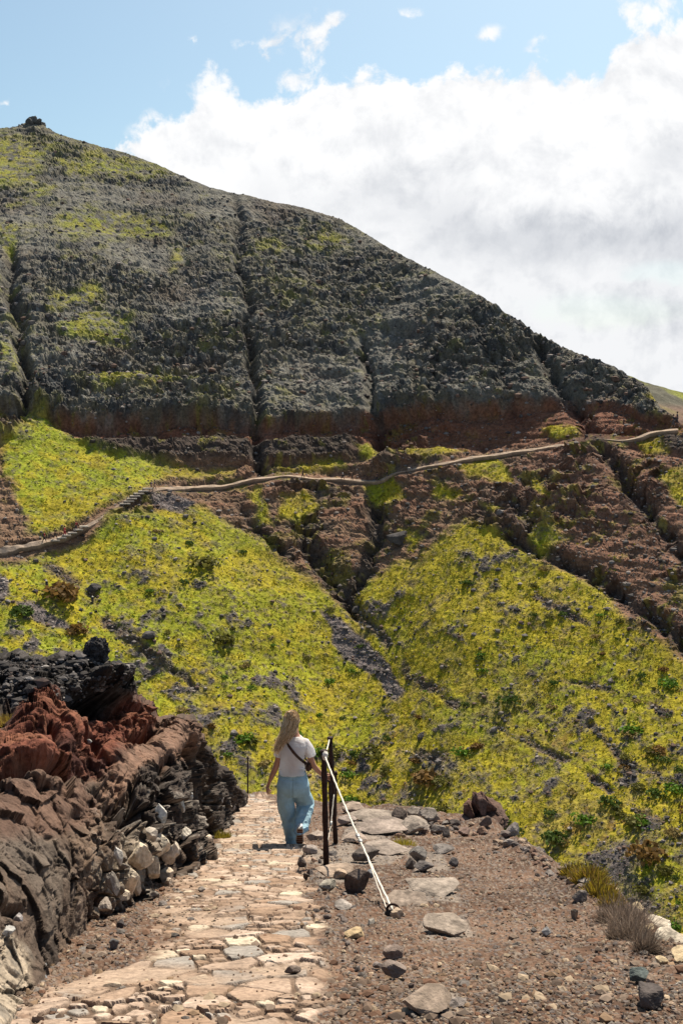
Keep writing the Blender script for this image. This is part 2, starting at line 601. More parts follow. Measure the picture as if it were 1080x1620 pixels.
# zones of the mountainside (photo pixels)
G_MAIN = [
    [(-300, 900), (0, 890), (130, 860), (205, 815), (250, 800), (330, 808), (400, 838), (440, 862), (480, 905), (520, 935), (556, 966), (615, 1010), (700, 1060), (800, 1125), (950, 1215), (1300, 1395), (1300, 1800), (-300, 1800)],
    [(560, 975), (570, 915), (610, 897), (660, 880), (690, 850), (725, 822), (770, 838), (830, 868), (900, 905), (950, 935), (1000, 985), (1080, 1045), (1300, 1150), (1300, 1430), (1000, 1255), (850, 1165), (700, 1085), (620, 1030)],
    [(15, 700), (40, 660), (75, 652), (120, 690), (200, 716), (290, 733), (372, 736), (366, 750), (300, 744), (250, 752), (215, 782), (150, 812), (90, 838), (50, 838), (30, 800), (8, 750)],
    [(840, 842), (880, 838), (905, 858), (860, 872)],
]
G_PATCH = [
    [(448, 742), (470, 732), (540, 726), (548, 736), (480, 745)],
    [(568, 705), (585, 700), (603, 722), (590, 728)], [(640, 718), (700, 707), (732, 700), (720, 712), (660, 724)],
    [(732, 742), (765, 724), (792, 728), (810, 775), (780, 768)], [(580, 770), (620, 755), (645, 790), (620, 798), (590, 792)],
    [(398, 785), (412, 775), (420, 800), (430, 830), (405, 822)], [(452, 790), (480, 778), (500, 800), (480, 822), (455, 815)],
    [(1048, 760), (1080, 740), (1120, 780), (1070, 800)], [(840, 765), (860, 775), (870, 800), (850, 790)],
    [(700, 770), (730, 778), (720, 790), (690, 782)], [(755, 800), (790, 806), (780, 816)],
    [(860, 675), (905, 672), (910, 690), (875, 690)], [(1000, 700), (1040, 695), (1060, 720), (1020, 720)],
    [(640, 840), (665, 850), (650, 870)], [(1020, 602), (1045, 625), (1055, 640), (1035, 632)],
]
G_UP = [
    [(-300, 232), (0, 214), (60, 232), (95, 225), (70, 255), (50, 290), (0, 292), (-300, 300)], [(92, 258), (160, 246), (280, 268), (210, 284), (110, 276)],
    [(80, 350), (150, 335), (262, 352), (266, 372), (190, 374), (100, 368)], [(60, 300), (20, 325), (60, 318), (90, 296)],
    [(90, 515), (150, 497), (205, 512), (196, 534), (110, 532)], [(140, 604), (240, 592), (335, 606), (300, 616), (150, 618)],
    [(75, 462), (150, 452), (160, 478), (80, 486)], [(485, 382), (515, 374), (548, 388), (500, 396)], [(0, 350), (30, 365), (20, 400), (0, 395)],
    [(395, 392), (450, 388), (440, 398)], [(270, 390), (290, 405), (280, 425)], [(0, 545), (30, 570), (20, 600), (0, 590)],
]
GULLIES = [  # line, half width px, depth m
    ([(372, 303), (380, 345), (384, 400), (390, 480), (396, 560), (402, 640), (404, 720), (412, 750)], 8, 3.6),
    ([(14, 400), (22, 480), (32, 560), (40, 650)], 10, 4.0),
    ([(575, 540), (590, 590), (597, 650), (600, 705)], 8, 3.0),
    ([(845, 520), (880, 600), (915, 660), (933, 695), (990, 760), (1080, 880)], 12, 3.0),
    ([(690, 560), (700, 640)], 8, 1.0),
    ([(480, 800), (500, 870), (540, 930), (560, 965)], 16, 3.5), ([(600, 770), (590, 850), (560, 930), (556, 968)], 12, 2.5),
    ([(800, 850), (870, 880), (960, 925), (1030, 975), (1110, 1050)], 13, 3.0), ([(800, 800), (870, 870), (960, 940)], 9, 1.5),
    ([(380, 800), (420, 840), (470, 880)], 8, 1.2),
    ([(740, 480), (790, 580), (820, 660)], 10, 0.8),
]
STREAKS = [  # rocky trains through the green (line, half width)
    ([(560, 970), (620, 1035), (660, 1075), (700, 1092), (760, 1135), (800, 1150)], 9), ([(800, 1150), (900, 1210), (1000, 1270), (1090, 1330)], 6),
    ([(90, 890), (120, 915), (150, 925), (140, 945), (165, 985), (200, 1010), (225, 1030), (265, 1060)], 9),
    ([(265, 1060), (330, 1100), (380, 1135)], 5), ([(380, 1165), (440, 1170), (560, 1230)], 5), ([(640, 1190), (700, 1200)], 9),
    ([(830, 930), (900, 970), (985, 1000)], 5), ([(940, 1150), (1000, 1210), (1080, 1240)], 7), ([(870, 1060), (960, 1090), (1060, 1130)], 5)]
SCREE = [[(-200, 885), (0, 882), (20, 915), (5, 950), (-200, 955)], [(20, 950), (60, 945), (100, 985), (110, 1002), (70, 985), (35, 968)],
         [(228, 782), (290, 786), (310, 800), (280, 815), (235, 800)], [(500, 960), (560, 1000), (640, 1090), (620, 1110), (540, 1040)]]
BAND_X = [-200, 0, 50, 120, 250, 370, 430, 520, 600, 700, 800, 900, 960, 1020, 1300]
BAND_Y = [640, 648, 652, 664, 668, 668, 672, 668, 655, 646, 640, 628, 634, 655, 690]

NX, NY = 900, 850
pxs = np.linspace(-190, 1270, NX)
vv = np.linspace(0, 1, NY)
skl = np.interp(pxs, SKY_X, SKY_Y)
PX = np.broadcast_to(pxs[None], (NY, NX)).astype(np.float64)
PY = skl[None] + vv[:, None] * (1700 - skl[None])
base = hill_at(PX, PY)
nrm = grid_normals(base)

ras = Raster(-320, 1320, 150, 1820, 4)
w1 = fbm(base, 9, 4, 0.6, 1.0); w2 = fbm(base, 9, 4, 0.6, 5.0)
w3 = fbm(base, 26, 3, 0.5, 8.0)
WX = PX + w1 * 22 + w3 * 26; WY = PY + w2 * 16
d_main = np.max([poly_sd(ras.X, ras.Y, p) for p in G_MAIN], axis=0)
d_patch = np.max([poly_sd(ras.X, ras.Y, p) for p in G_PATCH], axis=0)
d_up = np.max([poly_sd(ras.X, ras.Y, p) for p in G_UP], axis=0)
d_scree = np.max([poly_sd(ras.X, ras.Y, p) for p in SCREE], axis=0)
g_main = smooth(ras.sample(d_main, WX, WY) + w1 * 10, -7, 12)
g_patch = smooth(ras.sample(d_patch, PX + w1 * 26, PY + w2 * 12) + w1 * 8, -7, 6)
g_up = smooth(ras.sample(d_up, PX + w1 * 26, PY + w2 * 14), -12, 8)
scree = smooth(ras.sample(d_scree, WX, WY), -4, 4)
streak = np.zeros_like(PX)
for ln, w in STREAKS:
    streak = np.maximum(streak, (1 - smooth(ras.sample(line_d(ras.X, ras.Y, ln), WX + w3 * 10, WY + w2 * 8), w * 0.1, w * 1.6)))
gul = np.zeros_like(PX)
gulm = np.zeros_like(PX)
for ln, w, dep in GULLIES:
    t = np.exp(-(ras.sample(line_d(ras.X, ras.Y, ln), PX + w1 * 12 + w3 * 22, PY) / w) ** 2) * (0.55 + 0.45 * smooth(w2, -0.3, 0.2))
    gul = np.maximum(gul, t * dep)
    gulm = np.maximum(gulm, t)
sbreak = smooth(fbm(base, 7, 3, 0.6, 15.0), -0.25, 0.15)
streak = streak * sbreak
n_big = fbm(base, 24, 3, 0.42, 3.0); n_mid = fbm(base, 5, 5, 0.6, 9.0); n_sm = fbm(base, 1.6, 4, 0.6, 2.0)
grass = np.clip(g_main + g_patch, 0, 1)
grass = grass * (1 - 0.92 * streak) * (1 - 0.9 * scree)
soil = smooth(n_mid * 0.9 + n_sm * 0.6 + n_big * 0.5, 0.16, 0.50) * np.where(PY < 880, 0.6, 1.0)
soil = np.clip(soil * 1.0 + smooth(n_mid * .6 + n_sm * .5 + w3 * .7, 0.10, 0.5) * smooth(PY, 1000, 1200) * .8, 0, 1) * smooth(g_main, 0.5, 1)
upgrass = g_up * smooth(n_sm * 0.8 + n_mid * 0.8, -0.25, 0.2)
speck = smooth(n_sm + n_mid * 0.8 + n_big * 0.5, 0.34, 0.6) * (PY < 720)
cover = np.clip(grass * (1 - soil) + upgrass * 0.85, 0, 1)
rock = 1 - np.clip(np.clip(g_main + g_patch, 0, 1) + g_up * 0.6, 0, 1)
rock = smooth(rock, 0.0, 1.0)

tb = PY - np.interp(PX, BAND_X, BAND_Y) + w2 * 8 + w1 * 5
prof = np.interp(tb, [-120, -70, -58, -12, 0, 6, 24, 32, 54, 62, 90], [0, 0, 1.8, 2.2, 1.8, -1.4, -0.9, 1.2, 1.0, -0.4, 0])
prof_r = np.interp(tb, [-120, -60, -50, -5, 3, 10, 50, 62, 80, 110], [0, 0, 2.0, 2.4, 1.6, -1.2, -1.9, -1.3, 0.8, 0])
midw = smooth(PX, 540, 600) * (1 - smooth(PX, 1010, 1060))
prof = lerp(prof, prof_r, midw) * (1 - 0.55 * smooth(PX, 760, 900))
side = 1 - grass
s_tr = PY - trail_y(PX)
trail_cut = np.interp(s_tr, [-22, -14, -4, 5, 12], [0, -0.3, -1.5, 0.2, 0])
trail_cut = trail_cut * (0.5 + 0.5 * smooth(n_mid, -0.4, 0.3))
brown = smooth(tb + n_mid * 16, -4, 10)                     # below the grey basalt: brown tuff beds
upper = 1 - brown
f1, f2, cid = worley(base, (2.9, 2.9, 2.3), 3)
h1, h2, hid = worley(base, 1.15, 17)
fh, fid = facets(base, 2.6, 401)
fh2, fid2 = facets(base, 1.4, 411)
lump = fh * 1.1 + fh2 * 0.5 + (0.5 - f1) * 0.9 + np.clip((f2 - f1) * 1.2, 0, 0.4) - 0.15 + (cid - 0.5) * 0.8
lump2 = (0.5 - h1) * 0.40 + (hid - 0.5) * 0.34
rid = fbm(base, 16, 4, 0.5, 4.0, ridged=True)
bed = fbm(base, (14, 14, 1.1), 4, 0.55, 6.0)
bedu = fbm(base, (26, 26, 2.4), 4, 0.55, 16.0)
rugged = 0.35 + 0.9 * smooth(fbm(base, 30, 3, 0.5, 26.0), -0.35, 0.3)
fall = fbm(np.stack([PX / 16.0, PY / 90.0, PX * 0], -1), 1.0, 3, 0.5, 2.0)       # downslope ribs
disp = ((rid - 0.35) * 1.3 + (lump * (0.50 + 0.20 * upper) + lump2) * rugged + bedu * 1.5 * upper + fall * 0.45 + n_sm * 0.4) * rock
disp = disp * (1 - (0.45 + 0.25 * smooth(PX, 700, 900)) * brown * (1 - streak)) + bed * 0.75 * brown * side + (fh * 1.3 + fh2 * 0.5) * brown * side * smooth(n_big + n_mid * 0.5 + gulm * 0.6, 0.05, 0.4)
disp = disp + prof * side - gul * (0.30 + 0.45 * side + 0.1 * upper) + trail_cut * side
disp = disp + (1 - rock) * (n_mid * 0.38 + n_sm * 0.14 + (1 - h1) * 0.20 * (0.2 + soil)) + streak * (lump * 0.3 + lump2 * 0.6 - 0.25)
bench = (1 - smooth(np.abs(s_tr - 1), 5, 12)) * smooth(PX, 300, 420)
disp = disp * (1 - bench) + bench * (-0.35)
bench0 = (1 - smooth(np.abs(s_tr - 1), 5, 14)) * (1 - smooth(PX, 300, 420))
disp = disp * (1 - bench0 * 0.8)
disp = disp + (n_big * 2.2)
top_f = smooth(vv[:, None] * np.ones_like(PX), 0, 0.012)
prox = np.exp(hill_tps(PX, PY)) / 170.0
disp = disp * np.clip(prox, 0.55, 1.1) * (1 - 0.42 * (1 - smooth(PY, 330, 560)))
HP = base + nrm * disp[..., None] * (0.35 + 0.65 * top_f)[..., None]
HP[..., 2] += 0.0

# colours: what each ground is made of
def arr(c): return np.asarray(c, np.float32)


c_up = mixc(np.broadcast_to(arr((0.100, 0.091, 0.072)), PX.shape + (3,)), (0.055, 0.055, 0.055), smooth(cid, 0.45, 0.85))
c_up = mixc(c_up, (0.17, 0.165, 0.15), smooth(hid + n_mid * 0.4, 0.72, 0.98) * 0.8)
c_up = mixc(c_up, (0.150, 0.143, 0.125), smooth(-rugged + 0.5 * n_mid, -0.75, -0.45) * 0.6)
c_up = mixc(c_up, (0.150, 0.134, 0.055), smooth(n_mid + n_sm * 0.5 + n_big * 0.6, 0.05, 0.45) * 0.55)
c_up = mixc(c_up, (0.085, 0.050, 0.036), smooth(-n_big + n_mid * 0.4, 0.15, 0.5) * 0.35)
c_br = mixc(np.broadcast_to(arr((0.200, 0.134, 0.092)), PX.shape + (3,)), (0.185, 0.100, 0.068), smooth(bed + n_big * 0.4, -0.1, 0.35))
c_br = mixc(c_br, (0.105, 0.085, 0.072), smooth(n_mid - bed * 0.5, 0.05, 0.4) * 0.8)
c_br = mixc(c_br, (0.25, 0.185, 0.132), smooth(bed, 0.20, 0.5) * 0.6)
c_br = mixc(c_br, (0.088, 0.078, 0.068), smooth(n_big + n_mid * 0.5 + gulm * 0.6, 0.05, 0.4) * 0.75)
scrub = smooth(w2 + n_mid * 0.7 + n_sm * 0.3, 0.16, 0.42) * brown
c_br = mixc(c_br, (0.20, 0.175, 0.045), scrub * 0.55)
c_br = mixc(c_br, (0.220, 0.112, 0.080), smooth(PX + n_big * 90, 760, 950) * 0.45)
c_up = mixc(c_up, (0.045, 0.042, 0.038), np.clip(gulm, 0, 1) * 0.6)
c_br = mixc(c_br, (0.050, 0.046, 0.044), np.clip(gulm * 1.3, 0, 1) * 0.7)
c_br = mixc(c_br, (0.045, 0.042, 0.042), smooth(tb, 22, 30) * (1 - smooth(tb, 52, 64)) * (1 - midw) * smooth(PX, 50, 90) * 0.85)
c_br = mixc(c_br, (0.23, 0.205, 0.06), smooth(n_sm * 0.8 + n_mid + n_big * 0.4, 0.22, 0.45) * 0.75)
redb = smooth(tb, -3, 3) * (1 - smooth(tb, 16 + 34 * midw, 26 + 40 * midw)) * smooth(PX, 30, 80)
c_br = mixc(c_br, (0.17, 0.062, 0.038), redb * 0.5)
c_br = c_br * arr((0.84, 0.77, 0.72))
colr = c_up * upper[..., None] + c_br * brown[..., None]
yel = arr((0.310, 0.250, 0.014)); grn = arr((0.185, 0.225, 0.014)); olv = arr((0.210, 0.165, 0.024)); stw = arr((0.330, 0.235, 0.080)); rust = arr((0.20, 0.110, 0.032))
soilc = arr((0.118, 0.098, 0.096))
dg = np.stack([base[..., 0] * .83 + base[..., 2] * .55, base[..., 1] * 0, (base[..., 2] * .83 - base[..., 0] * .55) * .28], -1)
n_dg = fbm(dg, 4.0, 4, 0.6, 61.0)
n_h = fbm(base, 13, 4, 0.55, 21.0); n_h2 = fbm(base, 3.2, 4, 0.6, 31.0); n_h3 = fbm(base, 0.9, 3, 0.6, 41.0)
cg = mixc(np.broadcast_to(yel, PX.shape + (3,)), grn, smooth(n_h + n_h2 * 0.7 - smooth(PX, 450, 750) * 0.10, -0.12, 0.32))
cg = mixc(cg, olv, smooth(n_h2 + n_h3 * 0.6, 0.05, 0.42) * 0.8)
cg = mixc(cg, stw, smooth(-n_h + n_h2 * 0.8, 0.18, 0.42) * 0.75)
cg = mixc(cg, (0.155, 0.112, 0.052), smooth(n_dg + n_h3 * 0.4, 0.02, 0.40) * 0.55 * (0.5 + 0.5 * smooth(PY, 900, 1100)))
cg = cg + (arr((0.250, 0.218, 0.017)) - cg) * 0.50
cg = cg * arr((0.98, 0.97, 1.0))
cg = mixc(cg, (0.175, 0.235, 0.015), smooth(520 - PX + w3 * 200, 0, 420) * smooth(n_h2 + n_h * .6, -0.25, 0.25) * 0.45)
cg = mixc(cg, rust, smooth(-n_h2 - n_h * 0.5, 0.26, 0.45) * 0.7 * smooth(PY, 950, 1250))
cg = mixc(cg, soilc * 0.8, smooth(n_h3 + n_h2 * 0.3, 0.12, 0.4) * 0.6)
upc = mixc(cg, (0.16, 0.165, 0.022), 0.55)
sc_c = mixc(np.broadcast_to(soilc, PX.shape + (3,)), (0.065, 0.056, 0.055), smooth(n_sm, 0, 0.3))
colr = mixc(colr, (0, 0, 0), 0 * PX)
gcol = cg * (1 - soil)[..., None] + sc_c * soil[..., None]
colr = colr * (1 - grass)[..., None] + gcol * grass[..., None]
colr = colr * (1 - scree)[..., None] + sc_c * 1.15 * scree[..., None]
colr = mixc(colr, (0.075, 0.064, 0.058), streak * 0.7)
colr = colr * (1 - upgrass * 0.95)[..., None] + upc * (upgrass * 0.95)[..., None]
colr = mixc(colr, (0.12, 0.125, 0.03), speck * (1 - grass) * 0.5)

# the back of the mountain, falling away behind its skyline
backs = []
bc = []
for k, q in enumerate([160, 90, 50, 25, 10, 4, 1.5]):
    p = HP[0].copy()
    p[:, 1] += q; p[:, 0] += 0.12 * q
    p[:, 2] -= 0.02 * q * q / (1 + 0.02 * q) + 0.12 * q
    backs.append(p); bc.append(colr[0])
HPa = np.concatenate([np.array(backs), HP]); Ca = np.concatenate([np.array(bc), colr])
M_HILL = mat_earth('mountain_ground', bumps=((0.8, 0.30), (2.8, 0.14)), var=((0.45, 0.22), (1.9, 0.38)))
me = mesh_from('mountainside', HPa.reshape(-1, 3), grid_faces(*HPa.shape[:2]), Ca.reshape(-1, 3))
hill = tag(link('mountainside', me, M_HILL), 'steep volcanic mountainside with grey basalt above, brown beds and yellow green turf below', None, kind='structure')


def hill_pt(px, py):
    """a point on the finished relief"""
    j = (px - pxs[0]) / (pxs[1] - pxs[0])
    j = int(np.clip(round(j), 0, NX - 1))
    i = (py - skl[j]) / (1700 - skl[j]) * (NY - 1)
    i = int(np.clip(round(i), 0, NY - 1))
    return HP[i, j], i, j


# second headland far behind on the right, and the sea
hx = np.linspace(940, 1500, 120); rows = np.linspace(0, 1, 50)
hs = np.interp(hx, [940, 1000, 1015, 1035, 1050, 1065, 1080, 1150, 1300, 1500], [575, 596, 603, 609, 612, 618, 624, 640, 652, 660])
HX = np.broadcast_to(hx[None], (50, 120)); HY = hs[None] + rows[:, None] * (760 - hs[None])
HD = 430 - 190 * rows[:, None] ** 1.2 + 0 * HX
hb = at(HX, HY, HD)
hb = hb + grid_normals(hb) * (fbm(hb, 22, 5, 0.55, 3.0) * 3.0)[..., None]
hc = mixc(np.broadcast_to(arr((0.085, 0.08, 0.06)), HX.shape + (3,)), (0.22, 0.23, 0.04), smooth(fbm(hb, 24, 4, 0.5, 8.0), 0.0, 0.3))
hc = mixc(hc, (0.13, 0.08, 0.06), smooth(HY + 20 * fbm(hb, 30, 3), 630, 650))
bk = [hb[0] + np.array([0.1, 1, -0.35]) * q for q in (300, 120, 40, 12)]
HB = np.concatenate([np.array(bk), hb]); HC = np.concatenate([np.repeat(hc[:1], 4, 0), hc])
tag(link('headland', mesh_from('headland', HB.reshape(-1, 3), grid_faces(*HB.shape[:2]), HC.reshape(-1, 3)), M_HILL),
    'green and brown headland behind the right end of the mountain', None, kind='structure')
sv = [(-2900, -900, -120), (2900, -900, -120), (2900, 4900, -120), (-2900, 4900, -120)]
sea_m = mat_plain('sea_water', (0.03, 0.08, 0.12), 0.15, bump=(0.05, 0.6), spec=0.5)
tag(link('sea', mesh_from('sea', np.array(sv, float), np.array([[0, 1, 2, 3]])), sea_m), 'blue sea far below on the horizon', None, kind='structure')

# ------------------------------------------------------------------ the spur we stand on: ground, gravel and the paved path
def ground_base(Y):
    Y = np.asarray(Y, float)
    z = np.where(Y < 11.5, -0.82 - 0.406 * Y, -1.4295 - 0.353 * Y)
    zf = -1.66 - 0.04 * Y
    return np.where(Y < 2.2, np.maximum(np.minimum(z, -1.7133), zf - 0.0) * 0 + np.minimum(-1.7133 + (2.2 - Y) * 0.03, -1.6), z)


def g_at(px, py):
    """where the bearing meets the untouched spur"""
    a, b = ray(px, py)
    t = -b
    Y = 0.82 / np.maximum(t - 0.406, 1e-3)
    Y2 = 1.4295 / np.maximum(t - 0.353, 1e-3)
    Y = np.where(Y <= 11.5, Y, Y2)
    Y = np.clip(Y, 0, 40)
    return np.stack([a * Y, Y, b * Y], -1)


def gV(px, py): return Vector([float(t) for t in g_at(px, py)])


def to_xy(lst): return [tuple(float(t) for t in g_at(p[0], p[1])[:2]) for p in lst]


EDGE = to_xy([(560, 1274), (590, 1279), (625, 1283), (700, 1288), (760, 1298), (800, 1322), (830, 1347), (880, 1385), (935, 1415), (1000, 1446), (1080, 1505), (1180, 1570)]) + \
    [(3.2, 1.5), (4.5, -1), (4, -4), (-6, -4), (-9, 0), (-8, 5), (-7, 10), (-5.5, 14), (-3.4, 17), (-2.5, 19.5)] + to_xy([(385, 1256), (405, 1253), (430, 1254), (470, 1264), (520, 1270)])
PATH_L = [(-60, 1660), (40, 1600), (105, 1552), (190, 1530), (250, 1490), (245, 1440), (285, 1395), (325, 1345), (352, 1305), (374, 1275), (386, 1257)]
PATH_R = [(424, 1256), (440, 1275), (458, 1295), (478, 1340), (480, 1390), (492, 1440), (515, 1480), (526, 1540), (528, 1660)]
PATH = to_xy(PATH_L + PATH_R)

# rows are spaced evenly as seen, then stretch beyond the crest
pyr = np.concatenate([np.arange(1262, 1300, 0.55), np.arange(1300, 1700, 0.85)])
Yr = g_at(np.full_like(pyr, 540.0), pyr)[:, 1]
Yr = np.concatenate([np.array([78, 66, 56, 48, 42, 37, 33, 30, 28, 26.5, 25, 24, 23.2, 22.5, 21.8, 21.2, 20.6]), Yr[Yr < 20.4]])
Yr = np.concatenate([Yr, np.linspace(Yr[-1] - 0.05, -2.5, 40)])
sx = np.linspace(-0.62, 0.62, 1000) * 1.0
GY, SXg = np.meshgrid(Yr, sx, indexing='ij')
spread = np.where(GY < 3.2, 3.2, GY)
GX = SXg * spread * np.where(GY > 24, 1 + (GY - 24) * 0.01, 1)
Gp = np.stack([GX, GY, 0 * GX], -1)
pathf = smooth(poly_sd(GX, GY, PATH) + fbm(Gp, 0.45, 4, 0.6, 19.0) * 0.26, -0.03, 0.07)
edge_n = fbm(Gp, 1.3, 4, 0.6, 3.0)
dout = -poly_sd(GX, GY, EDGE) + edge_n * 0.12
dd = np.maximum(dout, 0)
drop = np.where(dd < 3, 1.35 * dd * smooth(dd, -0.25, 0.5), 4.05 + 0.85 * (dd - 3))
gz = ground_base(GY) - drop - np.maximum(GY - 40, 0) * 0.1
gz = gz + np.where(GX > 0.6, (GX - 0.6) * 0.00, 0)
# gentle swells, lumps of bedrock, gravel grain
n1 = fbm(Gp, 1.1, 4, 0.5, 7.0); n2 = fbm(Gp, 0.28, 4, 0.55, 17.0); n3 = fbm(Gp, 0.07, 3, 0.6, 27.0)
fade_far = np.clip(1.4 - GY / 30, 0.4, 1)
off = 1 - pathf
gz = gz + n1 * 0.055 * (0.15 + 0.85 * off) + n2 * 0.030 * off + n3 * 0.010 * off
# bedrock steps showing through on the right of the path
bed_px = [[(470, 1345), (520, 1340), (560, 1330), (560, 1372), (490, 1370)], [(640, 1402), (722, 1405), (730, 1432), (640, 1430)], [(662, 1455), (745, 1448), (752, 1478), (668, 1494)],
          [(640, 1578), (720, 1572), (740, 1610), (660, 1625)], [(500, 1380), (560, 1378), (556, 1400), (498, 1402)],
          [(555, 1295), (640, 1290), (700, 1312), (610, 1330), (540, 1325)], [(545, 1350), (600, 1335), (660, 1345), (610, 1372), (560, 1372)], [(640, 1352), (700, 1350), (712, 1380), (655, 1385)]]
bedf = np.zeros_like(GX)
for k, bp in enumerate(bed_px):
    bp = to_xy(bp)
    s_ = poly_sd(GX + n2 * 0.05, GY + n1 * 0.12, bp)
    f_ = smooth(s_, -0.012, 0.03)
    bedf = np.maximum(bedf, f_)
    gz = gz + smooth(s_, -0.08, 0.08) * 0.010 - f_ * n3 * 0.004
# paving: irregular flat stones with dirty joints
wob = np.stack([GX + n2 * 0.035, GY + fbm(Gp, 0.3, 3, 0.5, 57.0) * 0.035, 0 * GX], -1)
p1, p2, pid = worley(wob, (0.19, 0.215, 1), 41, dims=2, jit=0.95)
q1, q2, qid = worley(wob, (0.085, 0.085, 1), 61, dims=2)
small = (pid > 0.72)                       # some slabs are replaced by clusters of little ones
joint = np.where(small, (q2 - q1) * 0.085, (p2 - p1) * 0.20)
sid = np.where(small, qid, pid)
patchy = fbm(Gp, 0.7, 3, 0.5, 77.0) + np.where(GX < g_at(300, 1450)[0] * 0 - 0.55 + 0 * GX, -0.0, 0)
worn = smooth(patchy, 0.10, 0.30)
left_dirt = smooth(-poly_sd(GX, GY, to_xy([(180, 1420), (330, 1380), (420, 1420), (340, 1480), (230, 1530), (120, 1545)])), -0.25, 0.1)
stonef = smooth(joint, 0.010, 0.026) * pathf * (1 - worn * 0.85) * (1 - (1 - left_dirt) * (sid > 0.42) * 0.95)
tilt = ((sid * 57.3) % 1 - 0.5) * (GX * 2 % 0.2) * 0.0
rise = 0.011 + (sid - 0.5) * 0.017
gz = gz + stonef * rise + stonef * n2 * 0.005 + stonef * n3 * 0.003 - pathf * (1 - stonef) * 0.004
# shallow worn steps where the slope is steepest
for py_s, h_s in ((1343, 0.05), (1452, 0.02), (1300, 0.05)):
    ys = float(g_at(450, py_s)[1])
    t = GY - ys + n1 * 0.12 + (GX + 0.3) * 0.12
    gz = gz + pathf * h_s * (np.exp(-np.maximum(t, 0) / 0.5) * (t > 0) * smooth(t, 0, 0.03))
# bank of soil under the outcrop on the left, rubble swell at the shoulder's rim
gz = gz + 0.08 * np.exp(-(np.abs(dout) / 0.3) ** 2) * (GX > 0) * (0.4 + smooth(n1, -0.2, 0.3)) * smooth(GX, -0.2, 0.3)
GP = np.stack([GX, GY, gz], -1)
soil1 = arr((0.106, 0.062, 0.042)); soil2 = arr((0.062, 0.037, 0.026)); soil3 = arr((0.170, 0.108, 0.076))
gc = mixc(np.broadcast_to(soil1, GX.shape + (3,)), soil2, smooth(n1 + n2 * 0.6, -0.05, 0.35))
gc = mixc(gc, soil3, smooth(-n1 + n2 * 0.4, 0.12, 0.45) * 0.6)
g1_, g2_, gid = worley(Gp, (0.022, 0.026, 1), 91, dims=2)
gm = smooth(0.55 - g1_, 0.0, 0.15) * (gid > 0.35) * off
gz_g = gm * 0.004 * np.clip(gid * 2, 0.3, 2)
GP[..., 2] += gz_g
pebc = np.where((gid > 0.78)[..., None], arr((0.20, 0.165, 0.135)), np.where((gid > 0.55)[..., None], arr((0.12, 0.105, 0.10)), arr((0.17, 0.115, 0.085))))
gc = gc * (1 - gm * 0.75)[..., None] + pebc * (gm * 0.75)[..., None]
bedc = mixc(np.broadcast_to(arr((0.190, 0.155, 0.130)), GX.shape + (3,)), (0.115, 0.095, 0.085), smooth(n2 + n3, -0.1, 0.4))
gc = gc * (1 - bedf)[..., None] + bedc * bedf[..., None]
stc = arr((0.300, 0.220, 0.170)) + (((sid * 13.7) % 1) - 0.5)[..., None] * arr((0.16, 0.15, 0.14))
stc = np.where((((sid * 7.13) % 1) > 0.82)[..., None], arr((0.24, 0.215, 0.195)), stc)
stc = np.where((((sid * 3.71) % 1) > 0.90)[..., None], arr((0.42, 0.35, 0.27)), stc)
stc = stc * (1 + n3 * 0.25 + n2 * 0.2)[..., None]
pathd = mixc(np.broadcast_to(arr((0.195, 0.130, 0.092)), GX.shape + (3,)), (0.28, 0.205, 0.155), smooth(n2 + worn, -0.1, 0.8))
pathd = pathd * (1 - 0.5 * (1 - smooth(joint, 0.008, 0.03)) * (1 - worn))[..., None]
gc = gc * (1 - pathf)[..., None] + pathd * pathf[..., None]
gc = gc * (1 - stonef)[..., None] + np.clip(stc, 0.08, 0.6) * stonef[..., None]
flank = smooth(dd, 0.35, 1.2)
fl = mixc(np.broadcast_to(arr((0.12, 0.10, 0.09)), GX.shape + (3,)), (0.26, 0.25, 0.03), smooth(fbm(Gp, 1.2, 4, 0.6, 99.0), -0.1, 0.15))
gc = gc * (1 - flank)[..., None] + fl * flank[..., None]
M_GROUND = mat_earth('spur_ground', bumps=((22.0, 0.012), (70.0, 0.005)), var=((6.0, 0.16), (40.0, 0.28)))
# split along the path's edge: the paved path is its own surface, the spur keeps the rest
F = grid_faces(*GX.shape)
inpath = (pathf.reshape(-1)[F].mean(axis=1) > 0.5)


def sub(mask):
    f = F[mask]
    u, inv = np.unique(f, return_inverse=True)
    return GP.reshape(-1, 3)[u], inv.reshape(f.shape), gc.reshape(-1, 3)[u]


v_, f_, c_ = sub(inpath)
tag(link('path', mesh_from('path', v_, f_, c_), M_GROUND), 'worn stone paved path leading down the spur', None, kind='structure')
v_, f_, c_ = sub(~inpath)
tag(link('ground', mesh_from('ground', v_, f_, c_), M_GROUND), 'brown gravelly ground of the spur beside the path', None, kind='structure')

_gy_rows = GY[:, 0]


def gh(x, y):
    """height of the finished ground"""
    i = int(np.argmin(np.abs(_gy_rows - y)))
    row = GX[i]
    j = int(np.clip(np.searchsorted(row, x), 0, len(row) - 1))
    return float(GP[i, j, 2])


def gfix(px, py, dz=0.0):
    p = g_at(px, py)
    return Vector((float(p[0]), float(p[1]), gh(float(p[0]), float(p[1])) + dz))

# ------------------------------------------------------------------ rocks as a kind: facetted, chipped stone
def ico(sub):
    bm = bmesh.new()
    bmesh.ops.create_icosphere(bm, subdivisions=sub, radius=1.0)
    v = np.array([p.co[:] for p in bm.verts]); f = np.array([[q.index for q in p.verts] for p in bm.faces])
    bm.free()
    return v, f


ICO = {k: ico(k) for k in (1, 2, 3, 4, 5)}


